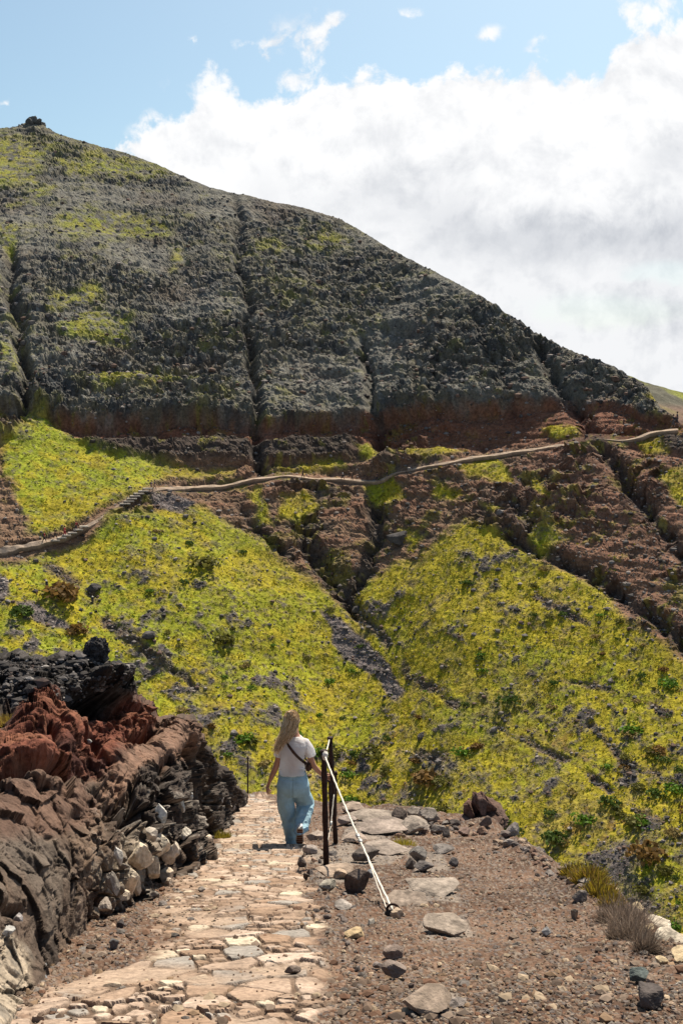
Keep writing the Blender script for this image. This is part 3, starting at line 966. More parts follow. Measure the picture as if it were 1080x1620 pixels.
def rock_verts(seed, size, sub=3, planes=11, rough=0.05, round_=0.0):
    """an angular stone: a sphere cut by planes, then chipped; size = half extents"""
    r = np.random.default_rng(seed)
    v, f = ICO[sub]
    planes = max(planes, 13)
    n = r.normal(size=(planes, 3)); n /= np.linalg.norm(n, axis=1, keepdims=True)
    d = r.uniform(0.50, 0.80, planes)
    dots = v @ n.T
    with np.errstate(divide='ignore', invalid='ignore'):
        lim = np.where(dots > 0.05, d / dots, 9.0).min(axis=1)
    rad = np.minimum(lim, 1.05)
    rad = rad * (1 - round_) + round_ * 0.95
    p = v * rad[:, None]
    if rough > 0:
        o = r.uniform(0, 50, 3)
        q = p + o
        p = p * (1 + rough * fbm(q, 0.55, 4, 0.6) + rough * 0.5 * fbm(q, 0.16, 3, 0.6))[:, None]
    p = p / np.abs(p).max(axis=0)
    return p * np.asarray(size, float), f


def rot_z(a):
    c, s = math.cos(a), math.sin(a)
    return np.array([[c, -s, 0], [s, c, 0], [0, 0, 1.0]])


def rock_col(p, seed, base, dark=0.6, light=1.3, scale=0.12):
    o = p + seed * 3.17
    n = fbm(o, scale, 4, 0.6)
    c = np.broadcast_to(arr(base), p.shape).copy()
    return c * lerp(1.0, light, smooth(n, 0.0, 0.4))[:, None] * lerp(1.0, dark, smooth(-n, 0.0, 0.4))[:, None]


M_STONE = mat_earth('loose_stone', bumps=((9.0, 0.02), (45.0, 0.008)), var=((5.0, 0.2), (28.0, 0.25)))
M_FARSTONE = mat_earth('hillside_stone', bumps=((2.0, 0.12),), var=((0.9, 0.3),))
M_LEAF = mat_earth('leaves', bumps=(), var=((1.2, 0.3),), rough=0.7, trans=0.35)


def scatter_mesh(name, centers, proto_v, proto_f, scl, cols, rnd, upmix=None, squash=1.0):
    """many loose pieces in one mesh: each a turned and scaled copy of a prototype picked at random"""
    n = len(centers)
    V_, F_, C_ = [], [], []
    base_i = 0
    which = rnd.integers(0, len(proto_v), n)
    for k, (pv, pf) in enumerate(zip(proto_v, proto_f)):
        idx = np.nonzero(which == k)[0]
        if len(idx) == 0:
            continue
        a = rnd.uniform(0, 2 * math.pi, len(idx))
        c, s = np.cos(a), np.sin(a)
        R = np.zeros((len(idx), 3, 3)); R[:, 0, 0] = c; R[:, 0, 1] = -s; R[:, 1, 0] = s; R[:, 1, 1] = c; R[:, 2, 2] = squash
        v = np.einsum('nij,vj->nvi', R, pv) * scl[idx][:, None, None] + centers[idx][:, None]
        f = pf[None] + (np.arange(len(idx)) * len(pv))[:, None, None] + base_i
        V_.append(v.reshape(-1, 3)); F_.append(f.reshape(-1, pf.shape[1])); C_.append(np.repeat(cols[idx], len(pv), axis=0))
        base_i += len(idx) * len(pv)
    return mesh_from(name, np.concatenate(V_), np.concatenate(F_), np.concatenate(C_))


def tuft_proto(r, blades=9, h=1.0, spread=0.8):
    v, f = [], []
    for k in range(blades):
        a = r.uniform(0, 2 * math.pi); d = r.uniform(0, spread) ** 0.7
        x, y = math.cos(a) * d * spread, math.sin(a) * d * spread
        b = r.uniform(0, 2 * math.pi); w = r.uniform(0.18, 0.34)
        ln = h * r.uniform(0.25, 0.62) * (1 - 0.45 * d)
        tx, ty = x + math.cos(a) * 0.3 * ln, y + math.sin(a) * 0.3 * ln
        i = len(v)
        v += [(x - math.cos(b) * w, y - math.sin(b) * w, -0.1), (x + math.cos(b) * w, y + math.sin(b) * w, -0.1),
              (tx + math.cos(b) * w * 0.5, ty + math.sin(b) * w * 0.5, ln * 0.8), (tx - math.cos(b) * w * 0.5, ty - math.sin(b) * w * 0.5, ln)]
        f.append((i, i + 1, i + 2, i + 3))
    return np.array(v), np.array(f)


# ground cover on the mountainside
_r = np.random.default_rng(5)
HPf = HP.reshape(-1, 3)
cellA = (HP[..., 1] / 100) ** 2
wt = (np.clip(grass + 0.45 * g_up + 1.2 * g_patch + 0.5 * scrub * (1 - g_main), 0, 1.6) * (0.35 + 0.65 * (1 - soil)) * (PY < 1640)).reshape(-1)
wt = wt / wt.sum()
NT_ = 50000
ids = _r.choice(len(HPf), NT_, replace=False, p=wt)
protos = [tuft_proto(_r, 7) for _ in range(10)]
jx = _r.normal(0, 0.12, (NT_, 3))
cf = cg.reshape(-1, 3)[ids]
shade = _r.uniform(0.65, 1.12, NT_)[:, None]
isgreen = (_r.uniform(size=NT_) < 0.30)[:, None]; isdry = (_r.uniform(size=NT_) < 0.15)[:, None]
tc_ = np.where(isgreen, arr((0.13, 0.18, 0.015)), np.where(isdry, arr((0.26, 0.19, 0.06)), cf)) * shade
sc_ = _r.uniform(0.12, 0.30, NT_) * np.clip(HPf[ids][:, 1] / 120, 0.6, 1.3)
me = scatter_mesh('ground_cover', HPf[ids] + jx * [1, 1, 0], [p[0] for p in protos], [p[1] for p in protos], sc_, tc_, _r)
tag(link('ground_cover', me, M_LEAF), 'low yellow green succulent turf over the mountainside', None, kind='stuff')
# loose stones across the mountainside
wt = ((0.07 + 0.9 * soil * g_main + 2.0 * streak + 1.6 * scree + 0.35 * (1 - grass)) * (PY > 640) * (PY < 1640) + 0.30 * (PY <= 640)).reshape(-1)
wt = wt / wt.sum()
NS_ = 62000
ids = _r.choice(len(HPf), NS_, replace=False, p=wt)
rp = [rock_verts(100 + k, (1, 0.8, 0.7), 1, 9, 0.0) for k in range(8)]
sc_ = np.minimum(0.07 + _r.pareto(2.6, NS_) * 0.09, 0.55)
gcol_ = np.array([(0.085, 0.078, 0.078), (0.13, 0.115, 0.11), (0.22, 0.19, 0.175), (0.055, 0.048, 0.047), (0.12, 0.08, 0.065)])
sc_ = sc_ * np.where(PY.reshape(-1)[ids] < 640, 1.7, np.interp(PY.reshape(-1)[ids], [900, 1300], [1.0, .62]))
tc_ = gcol_[_r.integers(0, 5, NS_)] * _r.uniform(0.8, 1.25, NS_)[:, None]
me = scatter_mesh('loose_stones', HPf[ids], [p[0] for p in rp], [p[1] for p in rp], sc_, tc_, _r)
tag(link('loose_stones', me, M_FARSTONE), 'loose grey and brown stones lying over the green mountainside', None, kind='stuff')


def shrub_mesh(name, r, n=170, spiky=0.0):
    """a low cushion of leaf clumps over a hollow of shade, uneven outline"""
    v, f = [], []
    lobes = [(r.uniform(-0.45, 0.45), r.uniform(-0.4, 0.4), r.uniform(0.35, 0.65)) for _ in range(6)]
    for k in range(n):
        lx, ly, lr = lobes[r.integers(0, 6)]
        a = r.uniform(0, 2 * math.pi); u = r.uniform(0.0, 1.0)
        el = math.asin(u)
        rr = lr * r.uniform(0.75, 1.12)
        c = np.array([lx + math.cos(a) * math.cos(el) * rr, ly + math.sin(a) * math.cos(el) * rr, math.sin(el) * rr * 0.75])
        nrm_ = r.normal(size=3); nrm_ /= np.linalg.norm(nrm_)
        t1 = np.cross(nrm_, [0.3, 0.2, 1]); t1 /= np.linalg.norm(t1); t2 = np.cross(nrm_, t1)
        s = r.uniform(0.06, 0.13); i = len(v)
        for dx, dy in ((-1, -0.6), (1, -0.4), (0.7, 0.9), (-0.5, 1.1)):
            v.append(c + t1 * s * dx + t2 * s * dy + (0, 0, 0))
        f.append((i, i + 1, i + 2, i + 3))
    return np.array(v), np.array(f)


SHRUB_COL = {'dark': (0.060, 0.095, 0.018), 'green': (0.090, 0.170, 0.018), 'olive': (0.115, 0.110, 0.026), 'rust': (0.165, 0.095, 0.030), 'straw': (0.24, 0.18, 0.07)}
shrub_me = {}
for kc, cc_ in SHRUB_COL.items():
    for q in range(3):
        v_, f_ = shrub_mesh('shrub', _r)
        shrub_me[kc, q] = mesh_from('shrub', v_, f_, np.repeat(arr(cc_)[None] * _r.uniform(0.6, 1.35, (len(f_), 1)), 4, axis=0))
        shrub_me[kc, q].materials.append(M_LEAF)


def hill_shrub(px, py, wpx, kind, label, group=None):
    p, i, j = hill_pt(px, py)
    s = wpx / FPX * p[1] / 1.5
    o = link('shrub', shrub_me[kind, int(_r.integers(0, 3))])
    o.location = (p[0], p[1], p[2] - 0.05); o.scale = (s, s, s * _r.uniform(0.8, 1.1)); o.rotation_euler = (0, 0, _r.uniform(0, 6.28))
    return tag(o, label, 'shrub', group)


for a_ in [(805, 1108, 36, 'dark', 'dark green shrub alone in the middle of the right turf slope'),
           (741, 925, 24, 'dark', 'dark green shrub high on the bright right turf slope'),
           (763, 1060, 16, 'green', 'small green shrub above the lone dark shrub on the right slope'),
           (998, 1157, 38, 'green', 'wide bright green shrub near the right edge of the turf slope'),
           (1056, 1082, 36, 'green', 'green shrub patch below the dark gully at the right edge'),
           (325, 896, 46, 'olive', 'broad olive shrub under the upper left trail'),
           (290, 926, 18, 'dark', 'small dark shrub left of the centre of the left turf slope'),
           (356, 1014, 44, 'olive', 'broad olive cushion in the middle of the left turf slope'),
           (300, 862, 16, 'dark', 'dark little shrub just under the brown bank of the trail'),
           (385, 868, 14, 'dark', 'dark little shrub near the top edge of the left turf slope'),
           (36, 972, 44, 'dark', 'dark green bush beside the grey scree at the left edge'),
           (122, 997, 40, 'rust', 'brown dome of a bush just above the black boulder'),
           (98, 942, 66, 'rust', 'long reddish brown bush beneath the dark hollow on the left'),
           (556, 1058, 16, 'green', 'green shrub high on the slope beneath the foot of the central gully'),
           (522, 1075, 22, 'green', 'bright green cushion left of the central streak of rocks'),
           (675, 1235, 60, 'rust', 'rust and yellow cushion beyond the rubble on the far slope'),
           (590, 1195, 44, 'olive', 'olive cushion on the slope right of the railing posts'),
           (1010, 1300, 50, 'olive', 'olive bush low on the slope at the right edge'),
           (1030, 1352, 60, 'rust', 'rusty red bush low on the slope beside the gravel shoulder'),
           (880, 1330, 56, 'dark', 'dark green bush right behind the rim of the gravel shoulder')]:
    hill_shrub(*a_)
wt = ((g_main * (PY > 800) * (PY < 1500) * (PX > -40) * (PX < 1110) * (0.3 + smooth(PY, 900, 1200) * 1.4))).reshape(-1)
ids = _r.choice(len(HPf), 210, replace=False, p=wt / wt.sum())
kinds = ['dark', 'green', 'olive', 'rust', 'straw']
desc = {'dark': ('small dark green cushion shrub scattered over the turf slope', 'dark green cushion shrubs dotted over the slope'),
        'green': ('small bright green cushion shrub scattered over the turf slope', 'bright green cushion shrubs dotted over the slope'),
        'olive': ('small olive cushion shrub scattered over the turf slope', 'olive cushion shrubs dotted over the slope'),
        'rust': ('small rusty brown cushion shrub scattered over the turf slope', 'rusty cushion shrubs dotted over the slope'),
        'straw': ('small straw coloured dry shrub scattered over the turf slope', 'dry straw shrubs dotted over the slope')}
for q in ids:
    px_, py_ = PX.reshape(-1)[q], PY.reshape(-1)[q]
    kk = kinds[int(_r.choice(5, p=[0.22, 0.2, 0.26, 0.2, 0.12]))]
    hill_shrub(px_, py_, _r.uniform(8, 20) * (1 + 0.9 * (py_ > 1150)), kk, *desc[kk])

far_rock = []
for q in range(6):
    v_, f_ = rock_verts(300 + q, (1, 0.85, 0.75), 3, 12, 0.12)
    far_rock.append([mesh_from('boulder', v_, f_, rock_col(v_, q, cc_, scale=0.5)) for cc_ in ((0.075, 0.068, 0.068), (0.17, 0.15, 0.145))])
    for m_ in far_rock[-1]: m_.materials.append(M_FARSTONE)


def hill_rock(px, py, wpx, tone, label, group=None):
    p, i, j = hill_pt(px, py)
    s = wpx / FPX * p[1] / 2
    o = link('boulder', far_rock[int(_r.integers(0, 6))][tone])
    o.location = (p[0], p[1], p[2] + s * 0.15); o.scale = (s, s, s * _r.uniform(0.8, 1.1)); o.rotation_euler = (_r.uniform(-.3, .3), _r.uniform(-.3, .3), _r.uniform(0, 6.28))
    return tag(o, label, 'boulder', group)


for a_ in [(235, 1015, 26, 0, 'dark boulder in the turf right above the black boulder'), (368, 1163, 14, 1, 'pale boulder on the turf left of the woman\'s head'),
           (665, 1165, 18, 0, 'brown boulder on the slope right of the railing'), (150, 928, 30, 0, 'dark boulder beside the hollow under the left trail'),
           (632, 853, 40, 0, 'large dark boulder at the top of the central gully'), (790, 818, 30, 1, 'grey boulder on the brown bank above the right turf'),
           (560, 955, 22, 0, 'dark boulder at the foot of the central gully'), (585, 1035, 12, 0, 'small dark boulder beneath the central gully'),
           (690, 1200, 16, 0, 'dark boulder in the stony patch right of the railing'), (965, 1078, 14, 1, 'light boulder high on the right turf slope')]:
    hill_rock(*a_)
wt = ((streak * 3 + 0.12 * g_main + 0.5 * soil * g_main) * (PY > 850) * (PY < 1460) * (PX > -40) * (PX < 1110)).reshape(-1)
ids = _r.choice(len(HPf), 130, replace=False, p=wt / wt.sum())
for q in ids:
    px_, py_ = PX.reshape(-1)[q], PY.reshape(-1)[q]
    t_ = int(_r.uniform() < 0.3)
    hill_rock(px_, py_, _r.uniform(3.5, 9) * (1 + 0.4 * (py_ > 1150)), t_, ('dark', 'pale')[t_] + ' boulder lying on the turf slope across the ravine', ('dark', 'pale')[t_] + ' boulders strewn over the turf slope')

# summit crag
M_CRAG = M_FARSTONE
Vs, Fs, Cs = [], [], []
n0 = 0
for k, (px, py, w, h) in enumerate([(46, 196, 8, 8), (53, 191, 7, 8), (60, 194, 7, 8), (67, 200, 6, 7), (36, 200, 6, 5), (56, 187, 3, 4), (78, 206, 6, 4), (48, 202, 10, 6)]):
    p = at(px, py, float(np.exp(hill_tps(px, 200))) + 1)
    sc = p[1] / FPX
    v, f = rock_verts(700 + k, (w * sc, w * sc * 0.9, h * sc), 3, 12, 0.12)
    Vs.append(v + p); Fs.append(f + n0); Cs.append(rock_col(v, k, (0.085, 0.082, 0.076), scale=1.5)); n0 += len(v)
tag(link('summit_crag', mesh_from('summit_crag', np.concatenate(Vs), np.concatenate(Fs), np.concatenate(Cs)), M_CRAG), 'knobbly grey rock crag crowning the summit of the mountain', 'rock crag')

# ------------------------------------------------------------------ the trail that crosses the mountainside
tx = np.arange(-150, 1074, 2.0)
tw = np.interp(tx, [-150, 0, 60, 110, 180, 215, 250, 300, 390, 450, 560, 625, 700, 800, 925, 935, 1072], [11, 7.5, 5, 4, 5, 5.4, 4, 2.6, 1.7, 1.4, 2.0, 1.9, 2.2, 1.9, 2.2, 1.0, 1.7])
tyy = np.convolve(np.pad(trail_y(tx), 4, mode='edge'), np.ones(9) / 9, mode='valid') + 0.5 * np.sin(tx / 11.0)
vis = 1.0 - 0.0 * tx
rowsP = []
for fr in (-0.5, 0.5):
    yy = tyy + fr * tw * (1 + .35 * np.sin(tx / 7.3) + .2 * np.sin(tx / 3.1 + fr))
    pts_ = []
    for x_, y_ in zip(tx, yy):
        p, i, j = hill_pt(x_, float(trail_y(x_)) + 1)
        pts_.append(p[1])
    D_ = np.array(pts_)
    D_ = np.convolve(np.pad(D_, 6, mode='edge'), np.ones(13) / 13, mode='valid')
    D_ = D_ - 0.50
    rowsP.append(at(tx, yy, D_ - (0.10 if fr > 0 else -0.45)))
top_, bot_ = rowsP
skirt = bot_ + np.array([0, 0.25, -0.7])
back_ = top_ + np.array([0, 0.9, 0.0])
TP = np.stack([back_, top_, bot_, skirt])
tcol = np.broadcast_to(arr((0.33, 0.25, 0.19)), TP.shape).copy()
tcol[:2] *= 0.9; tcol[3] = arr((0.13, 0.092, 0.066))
tcol[:, tx < 60] *= arr((0.8, 0.82, 0.86))
tcol *= (1 + 0.3 * fbm(TP, 1.5, 3))[..., None]
M_TRAIL = mat_earth('trodden_earth', bumps=((3.0, 0.08),), var=((1.2, 0.25), (5, 0.2)))
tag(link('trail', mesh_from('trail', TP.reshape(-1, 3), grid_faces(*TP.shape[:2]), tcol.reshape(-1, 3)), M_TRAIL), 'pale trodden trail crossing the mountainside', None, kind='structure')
M_STEP = mat_plain('step_stone', (0.34, 0.30, 0.26), 0.9, noise=3.0, bump=(4.0, 0.03))


def box_mesh(name, sx_, sy_, sz_, bev=0.02, mat=None):
    bm = bmesh.new()
    bmesh.ops.create_cube(bm, size=1.0)
    for v in bm.verts:
        v.co.x *= sx_; v.co.y *= sy_; v.co.z *= sz_
    if bev > 0:
        bmesh.ops.bevel(bm, geom=bm.edges[:], offset=bev, segments=2, affect='EDGES')
    me_ = bpy.data.meshes.new(name)
    bm.to_mesh(me_); bm.free()
    if mat: me_.materials.append(mat)
    return me_


def trail_d(x):
    return float(np.interp(x, tx, bot_[:, 1]))


step_me = box_mesh('trail_step', 1.7, 1.1, 0.22, 0.04, M_STEP)
for k, (x, y) in enumerate([(88, 855), (98, 851), (106, 847), (115, 843), (124, 838), (133, 833), (198, 797), (204, 793), (209, 789), (214, 785), (220, 781), (227, 777), (234, 773)]):
    d_ = trail_d(x) - 0.2
    o = link('trail_step', step_me)
    o.location = V(x, y, d_); o.rotation_euler = (0, 0.02, 0.35 + 0.1 * math.sin(k * 2.1)); o.scale = (1.0 if x > 190 else 0.8, 1, 1)
    low = x < 190
    tag(o, 'flat stone step of the %s flight where the left trail climbs' % ('lower' if low else 'upper'), 'step', 'steps of the %s flight on the left trail' % ('lower' if low else 'upper'))

# ------------------------------------------------------------------ hikers far away on the trail
def lathe_between(rings, seg=10):
    """rings: list of (x,y,z,rx,ry); returns closed tube"""
    v, f = [], []
    for (x, y, z, rx, ry) in rings:
        for k in range(seg):
            a = 2 * math.pi * k / seg
            v.append((x + math.cos(a) * rx, y + math.sin(a) * ry, z))
    n = len(rings)
    for i in range(n - 1):
        for k in range(seg):
            a = i * seg + k; b = i * seg + (k + 1) % seg
            f.append((a, b, b + seg, a + seg))
    bm = bmesh.new()
    vs = [bm.verts.new(p) for p in v]
    for q in f: bm.faces.new([vs[t] for t in q])
    bm.faces.new(list(reversed(vs[:seg]))); bm.faces.new(vs[-seg:])
    return bm


def skin_mesh(name, pts, edges, radii, sub=1, mat=None, xf=None):
    """a body grown over a skeleton of joints with the Skin modifier"""
    me_ = bpy.data.meshes.new(name)
    me_.from_pydata([tuple(p) for p in pts], edges, [])
    o = bpy.data.objects.new(name, me_)
    COL.objects.link(o)
    o.modifiers.new('skin', 'SKIN').use_smooth_shade = True
    sk = me_.skin_vertices[0].data
    for k, r_ in enumerate(radii):
        sk[k].radius = r_ if isinstance(r_, tuple) else (r_, r_)
        sk[k].use_root = (k == 0)
    s_ = o.modifiers.new('sub', 'SUBSURF'); s_.levels = sub; s_.render_levels = sub
    dg = bpy.context.evaluated_depsgraph_get()
    out = bpy.data.meshes.new_from_object(o.evaluated_get(dg))
    bpy.data.objects.remove(o); bpy.data.meshes.remove(me_)
    out.name = name
    out.materials.clear()
    if mat: out.materials.append(mat)
    for p in out.polygons: p.use_smooth = True
    return out


M_SKIN = mat_plain('skin', (0.42, 0.215, 0.140), 0.55, noise=18.0, spec=0.35, dark=0.88)
_cm = {}


def cloth(c, key=None):
    if c not in _cm:
        _cm[c] = mat_plain('cloth', c, 0.85, noise=9.0, bump=(14.0, 0.006), dark=0.8)
    return _cm[c]


def hiker(px, py, D, shirt, trousers, hair, label, face=0.0, stride=0.2, pack=None, group='hikers along the mountain trail', scale=1.0):
    base_p = V(px, py, D)
    t = empty('person', base_p, label, 'person', group, face)
    t.scale = (scale,) * 3
    s = stride
    P_ = [(0, 0, .95), (0, 0, 1.12), (0, 0.02, 1.36), (0, 0.03, 1.48), (0, 0.03, 1.60), (0, 0.03, 1.70),
          (.10, 0, .88), (.11, s * .5, .50), (.11, s * .75, .08), (.11, s * .75 + .14, .04),
          (-.10, 0, .88), (-.11, -s * .35, .50), (-.11, -s, .10), (-.11, -s + .12, .04),
          (.18, 0.02, 1.36), (.25, -.08, 1.10), (.26, .10, .88), (-.18, .02, 1.36), (-.25, .08, 1.10), (-.24, .26, .92)]
    E_ = [(0, 1), (1, 2), (2, 3), (3, 4), (4, 5), (0, 6), (6, 7), (7, 8), (8, 9), (0, 10), (10, 11), (11, 12), (12, 13), (2, 14), (14, 15), (15, 16), (2, 17), (17, 18), (18, 19)]
    R_ = [(.14, .11), (.13, .1), (.16, .1), (.05, .05), (.085, .1), (.07, .08), .085, .06, .04, .035, .085, .06, .04, .035, .055, .04, .03, .055, .04, .03]
    link('body', skin_mesh('body', P_, E_, R_, 1, M_SKIN), None, t)
    sh = skin_mesh('shirt', [P_[0], P_[1], P_[2], (0, .02, 1.43), P_[14], (.22, -.03, 1.22), P_[17], (-.22, .05, 1.22)],
                   [(0, 1), (1, 2), (2, 3), (2, 4), (4, 5), (2, 6), (6, 7)], [(.17, .14), (.155, .13), (.19, .13), (.08, .08), .075, .065, .075, .065], 1, cloth(shirt))
    link('shirt', sh, None, t)
    tr_ = skin_mesh('trousers', [(0, 0, .98), P_[6], P_[7], (P_[8][0], P_[8][1], .2), P_[10], P_[11], (P_[12][0], P_[12][1], .2)],
                    [(0, 1), (1, 2), (2, 3), (0, 4), (4, 5), (5, 6)], [(.165, .14), .11, .085, .075, .11, .085, .075], 1, cloth(trousers))
    link('trousers', tr_, None, t)
    v, f = ICO[2]
    hm = v * [.10, .115, .12] + [0, 0.01, 1.66]
    link('hair', mesh_from('hair', hm, f, None, True), cloth(hair), t)
    if pack:
        bp = box_mesh('backpack', .30, .20, .46, .07, cloth(pack))
        o = tag(link('backpack', bp), 'backpack on the ' + ' '.join(label.split()[:11]), 'backpack')
        c, sn = math.cos(face), math.sin(face)
        o.location = base_p + Vector((0.2 * sn * scale, -0.2 * c * scale, 1.22 * scale)); o.rotation_euler = (0, 0, face); o.scale = (scale,) * 3


def tr_hiker(px, dy, *a, **k):
    d_ = trail_d(px) - 0.0
    hiker(px, float(trail_y(px)) + dy, d_ + 0.15, *a, **k)


HI = math.radians
tr_hiker(71, 1, (.42, .02, .03), (.03, .03, .04), (.02, .015, .012), 'hiker in a dark red jacket, leftmost of the four on the left trail', face=HI(-70), stride=.3, pack=(.03, .03, .05))
tr_hiker(88, 0, (.02, .02, .025), (.04, .035, .04), (.015, .01, .01), 'hiker dressed in black, second from the left on the left trail', face=HI(-70), stride=.3)
tr_hiker(103, 1, (.75, .02, .06), (.35, .02, .05), (.015, .01, .01), 'hiker in a bright red dress, between the black and the pink hikers', face=HI(-65), stride=.25)
tr_hiker(121, 0, (.50, .06, .07), (.06, .05, .06), (.1, .03, .02), 'hiker in a faded red top, highest of the four on the left trail', face=HI(110), stride=.3, pack=(.2, .03, .04))
tr_hiker(240, 0, (.13, .11, .18), (.38, .24, .17), (.03, .02, .015), 'hiker in a purple grey top at the head of the steps', face=HI(-90), stride=.35, pack=(.02, .02, .03))
tr_hiker(245, 0, (.10, .09, .12), (.40, .26, .19), (.04, .03, .02), 'hiker in shorts just right of the head of the steps', face=HI(-90), stride=.35)
tr_hiker(479, 1, (.05, .03, .05), (.04, .03, .03), (.02, .015, .01), 'dark hiker alone on the middle of the trail, under the green ledge', face=HI(90), stride=.25)
tr_hiker(542, 1, (.75, .75, .78), (.04, .04, .05), (.05, .03, .02), 'hiker in a white top on the middle of the trail', face=HI(90), stride=.3)
tr_hiker(557, 1, (.03, .03, .035), (.03, .03, .03), (.03, .02, .01), 'hiker in black just right of the one in white', face=HI(90), stride=.2)
tr_hiker(596, 0, (.05, .04, .07), (.03, .03, .04), (.02, .015, .01), 'dark hiker left of the pair below the green patch', face=HI(90), stride=.3)
tr_hiker(612, 0, (.06, .05, .06), (.05, .04, .04), (.02, .015, .01), 'dark hiker right of the pair below the green patch', face=HI(90), stride=.3)
tr_hiker(1064, -4, (.03, .03, .04), (.10, .09, .10), (.02, .015, .01), 'hiker in dark clothes on the bend at the right edge', face=HI(60), stride=.25, pack=(.05, .05, .07), scale=1.15)
tr_hiker(1070, -8, (.04, .035, .05), (.04, .04, .05), (.02, .015, .01), 'hiker behind the first on the bend at the right edge', face=HI(60), stride=.2, scale=1.15)


# two small piles of stone, pale on top, on the slope under the left trail
def cairn(px, py, hpx, label):
    p, i, j = hill_pt(px, py)
    k_ = p[1] / FPX
    t = empty('cairn', tuple(p), label, 'cairn')
    z = 0
    for q, (w, h, c) in enumerate([(.30, .30, (.05, .05, .06)), (.26, .30, (.07, .06, .07)), (.22, .26, (.04, .04, .06)), (.17, .22, (.50, .48, .46))]):
        s_ = hpx * k_ / 1.9
        v, f = rock_verts(810 + q + int(px), (w * s_ * 1.6, w * s_ * 1.5, h * s_), 3, 10, .05)
        v[:, 2] += z + h * s_
        z += h * s_ * 1.7
        link('stone', mesh_from('stone', v, f, rock_col(v, q, c, scale=.4)), M_FARSTONE, t)


cairn(75, 927, 13, 'dark pile of stones with a pale top by the brown bush on the left slope')
cairn(147, 950, 12, 'dark pile of stones under the dark hollow on the left slope')

# ------------------------------------------------------------------ the red and black lava outcrop left of the path
OTX = [-420, -200, -60, 0, 22, 40, 70, 95, 120, 134, 150, 176, 193, 202, 209, 226, 240, 248, 275, 300, 314, 320, 332, 338, 352, 366, 373, 394]
OTY = [1000, 1016, 1028, 1036, 1032, 1045, 1040, 1033, 1030, 1040, 1050, 1052, 1064, 1086, 1102, 1112, 1128, 1141, 1139, 1143, 1158, 1174, 1192, 1209, 1217, 1229, 1246, 1262]
OBX = [-420, -200, 0, 30, 60, 100, 130, 200, 260, 300, 330, 352, 374, 394]
OBY = [2000, 1830, 1625, 1590, 1545, 1492, 1466, 1430, 1396, 1370, 1338, 1306, 1284, 1270]
octl = []
for x, y in zip(OBX, OBY):
    g_ = g_at(max(x, -40) if x < -40 else x, min(y, 1680))
    octl.append((x, y, float(g_[1]) - 0.05))
octl += [(-300, 1500, 2.7), (-300, 1250, 4.6), (-300, 1050, 8.2), (-100, 1030, 8.6), (0, 1036, 8.9), (100, 1034, 9.2), (150, 1055, 8.9), (200, 1095, 9.3), (243, 1140, 10.2),
         (0, 1120, 7.9), (60, 1140, 7.3), (60, 1095, 8.1), (20, 1190, 5.9), (100, 1185, 6.6), (0, 1228, 5.3), (93, 1214, 6.0), (155, 1266, 6.2), (200, 1300, 6.5),
         (0, 1255, 5.0), (100, 1248, 5.8), (145, 1285, 5.8), (0, 1340, 4.25), (60, 1340, 4.7), (105, 1340, 5.1), (170, 1350, 5.6), (200, 1365, 5.95), (50, 1440, 4.0), (100, 1430, 4.65), (140, 1400, 5.2),
         (-100, 1300, 4.2), (-100, 1450, 3.2), (0, 1480, 3.6), (0, 1560, 3.3),
         (150, 1130, 8.6), (200, 1140, 9.0), (130, 1190, 7.6), (180, 1205, 7.7), (235, 1170, 9.2),
         (180, 1238, 7.2), (215, 1240, 7.6), (225, 1205, 8.3), (260, 1165, 9.7), (290, 1150, 10.2), (300, 1146, 10.4),
         (230, 1272, 7.1), (250, 1238, 7.8), (275, 1205, 8.9), (300, 1178, 10.0), (318, 1178, 11.0), (340, 1212, 13.0), (366, 1232, 15.3),
         (235, 1340, 6.8), (265, 1320, 7.8), (290, 1300, 8.9), (305, 1270, 9.9), (325, 1260, 11.4), (345, 1260, 13.4)]
o_tps = TPS([(x, y, math.log(d)) for x, y, d in octl], 100.0, 0.004)
ONX, ONY = 960, 640
ox = np.linspace(-300, 394, ONX)
ot = np.interp(ox, OTX, OTY); ob = np.interp(ox, OBX, OBY) + 4
OPX = np.broadcast_to(ox[None], (ONY, ONX)).copy()
ov = np.linspace(0, 1, ONY)
OPY = ot[None] + ov[:, None] * (ob - ot)[None]
ob_ = at(OPX, OPY, np.exp(o_tps(OPX, OPY)))
on_ = grid_normals(ob_)
a1 = fbm(ob_, 0.9, 5, 0.55, 61.0); a2 = fbm(ob_, 0.28, 5, 0.6, 71.0); a3 = fbm(ob_, 0.08, 3, 0.6, 81.0)
ar = fbm(ob_, 0.7, 4, 0.5, 91.0, ridged=True)
WOX = OPX + a1 * 14; WOY = OPY + a2 * 12
k1, k2, kid = worley(ob_ + (a2 * 0.12)[..., None], (0.62, 0.62, 0.5), 203)
m1, m2, mid_ = worley(ob_ + (a3 * 0.05)[..., None], (0.22, 0.22, 0.20), 207)
ofh, ofid = facets(ob_, (0.55, 0.55, 0.42), 501)
ofh2, ofid2 = facets(ob_, (0.20, 0.20, 0.15), 511)
odisp = ofh * 0.13 + ofh2 * 0.07 + (ofid2 - 0.5) * 0.03 + a1 * 0.14 + ar * 0.10 + (kid - 0.5) * 0.09 + (mid_ - 0.5) * 0.035 + (0.5 - m1) * 0.03 + a2 * 0.05 + a3 * 0.016 + fbm(ob_, (0.5, 0.5, 0.12), 4, 0.6, 131.0) * 0.04
odisp -= 0.05 * (1 - smooth(k2 - k1, 0.0, 0.12)) + 0.025 * (1 - smooth(m2 - m1, 0.0, 0.16))


def og(line, w, dep):
    global odisp
    d = line_d(WOX, WOY, line)
    odisp = odisp - dep * np.exp(-(d / w) ** 2)


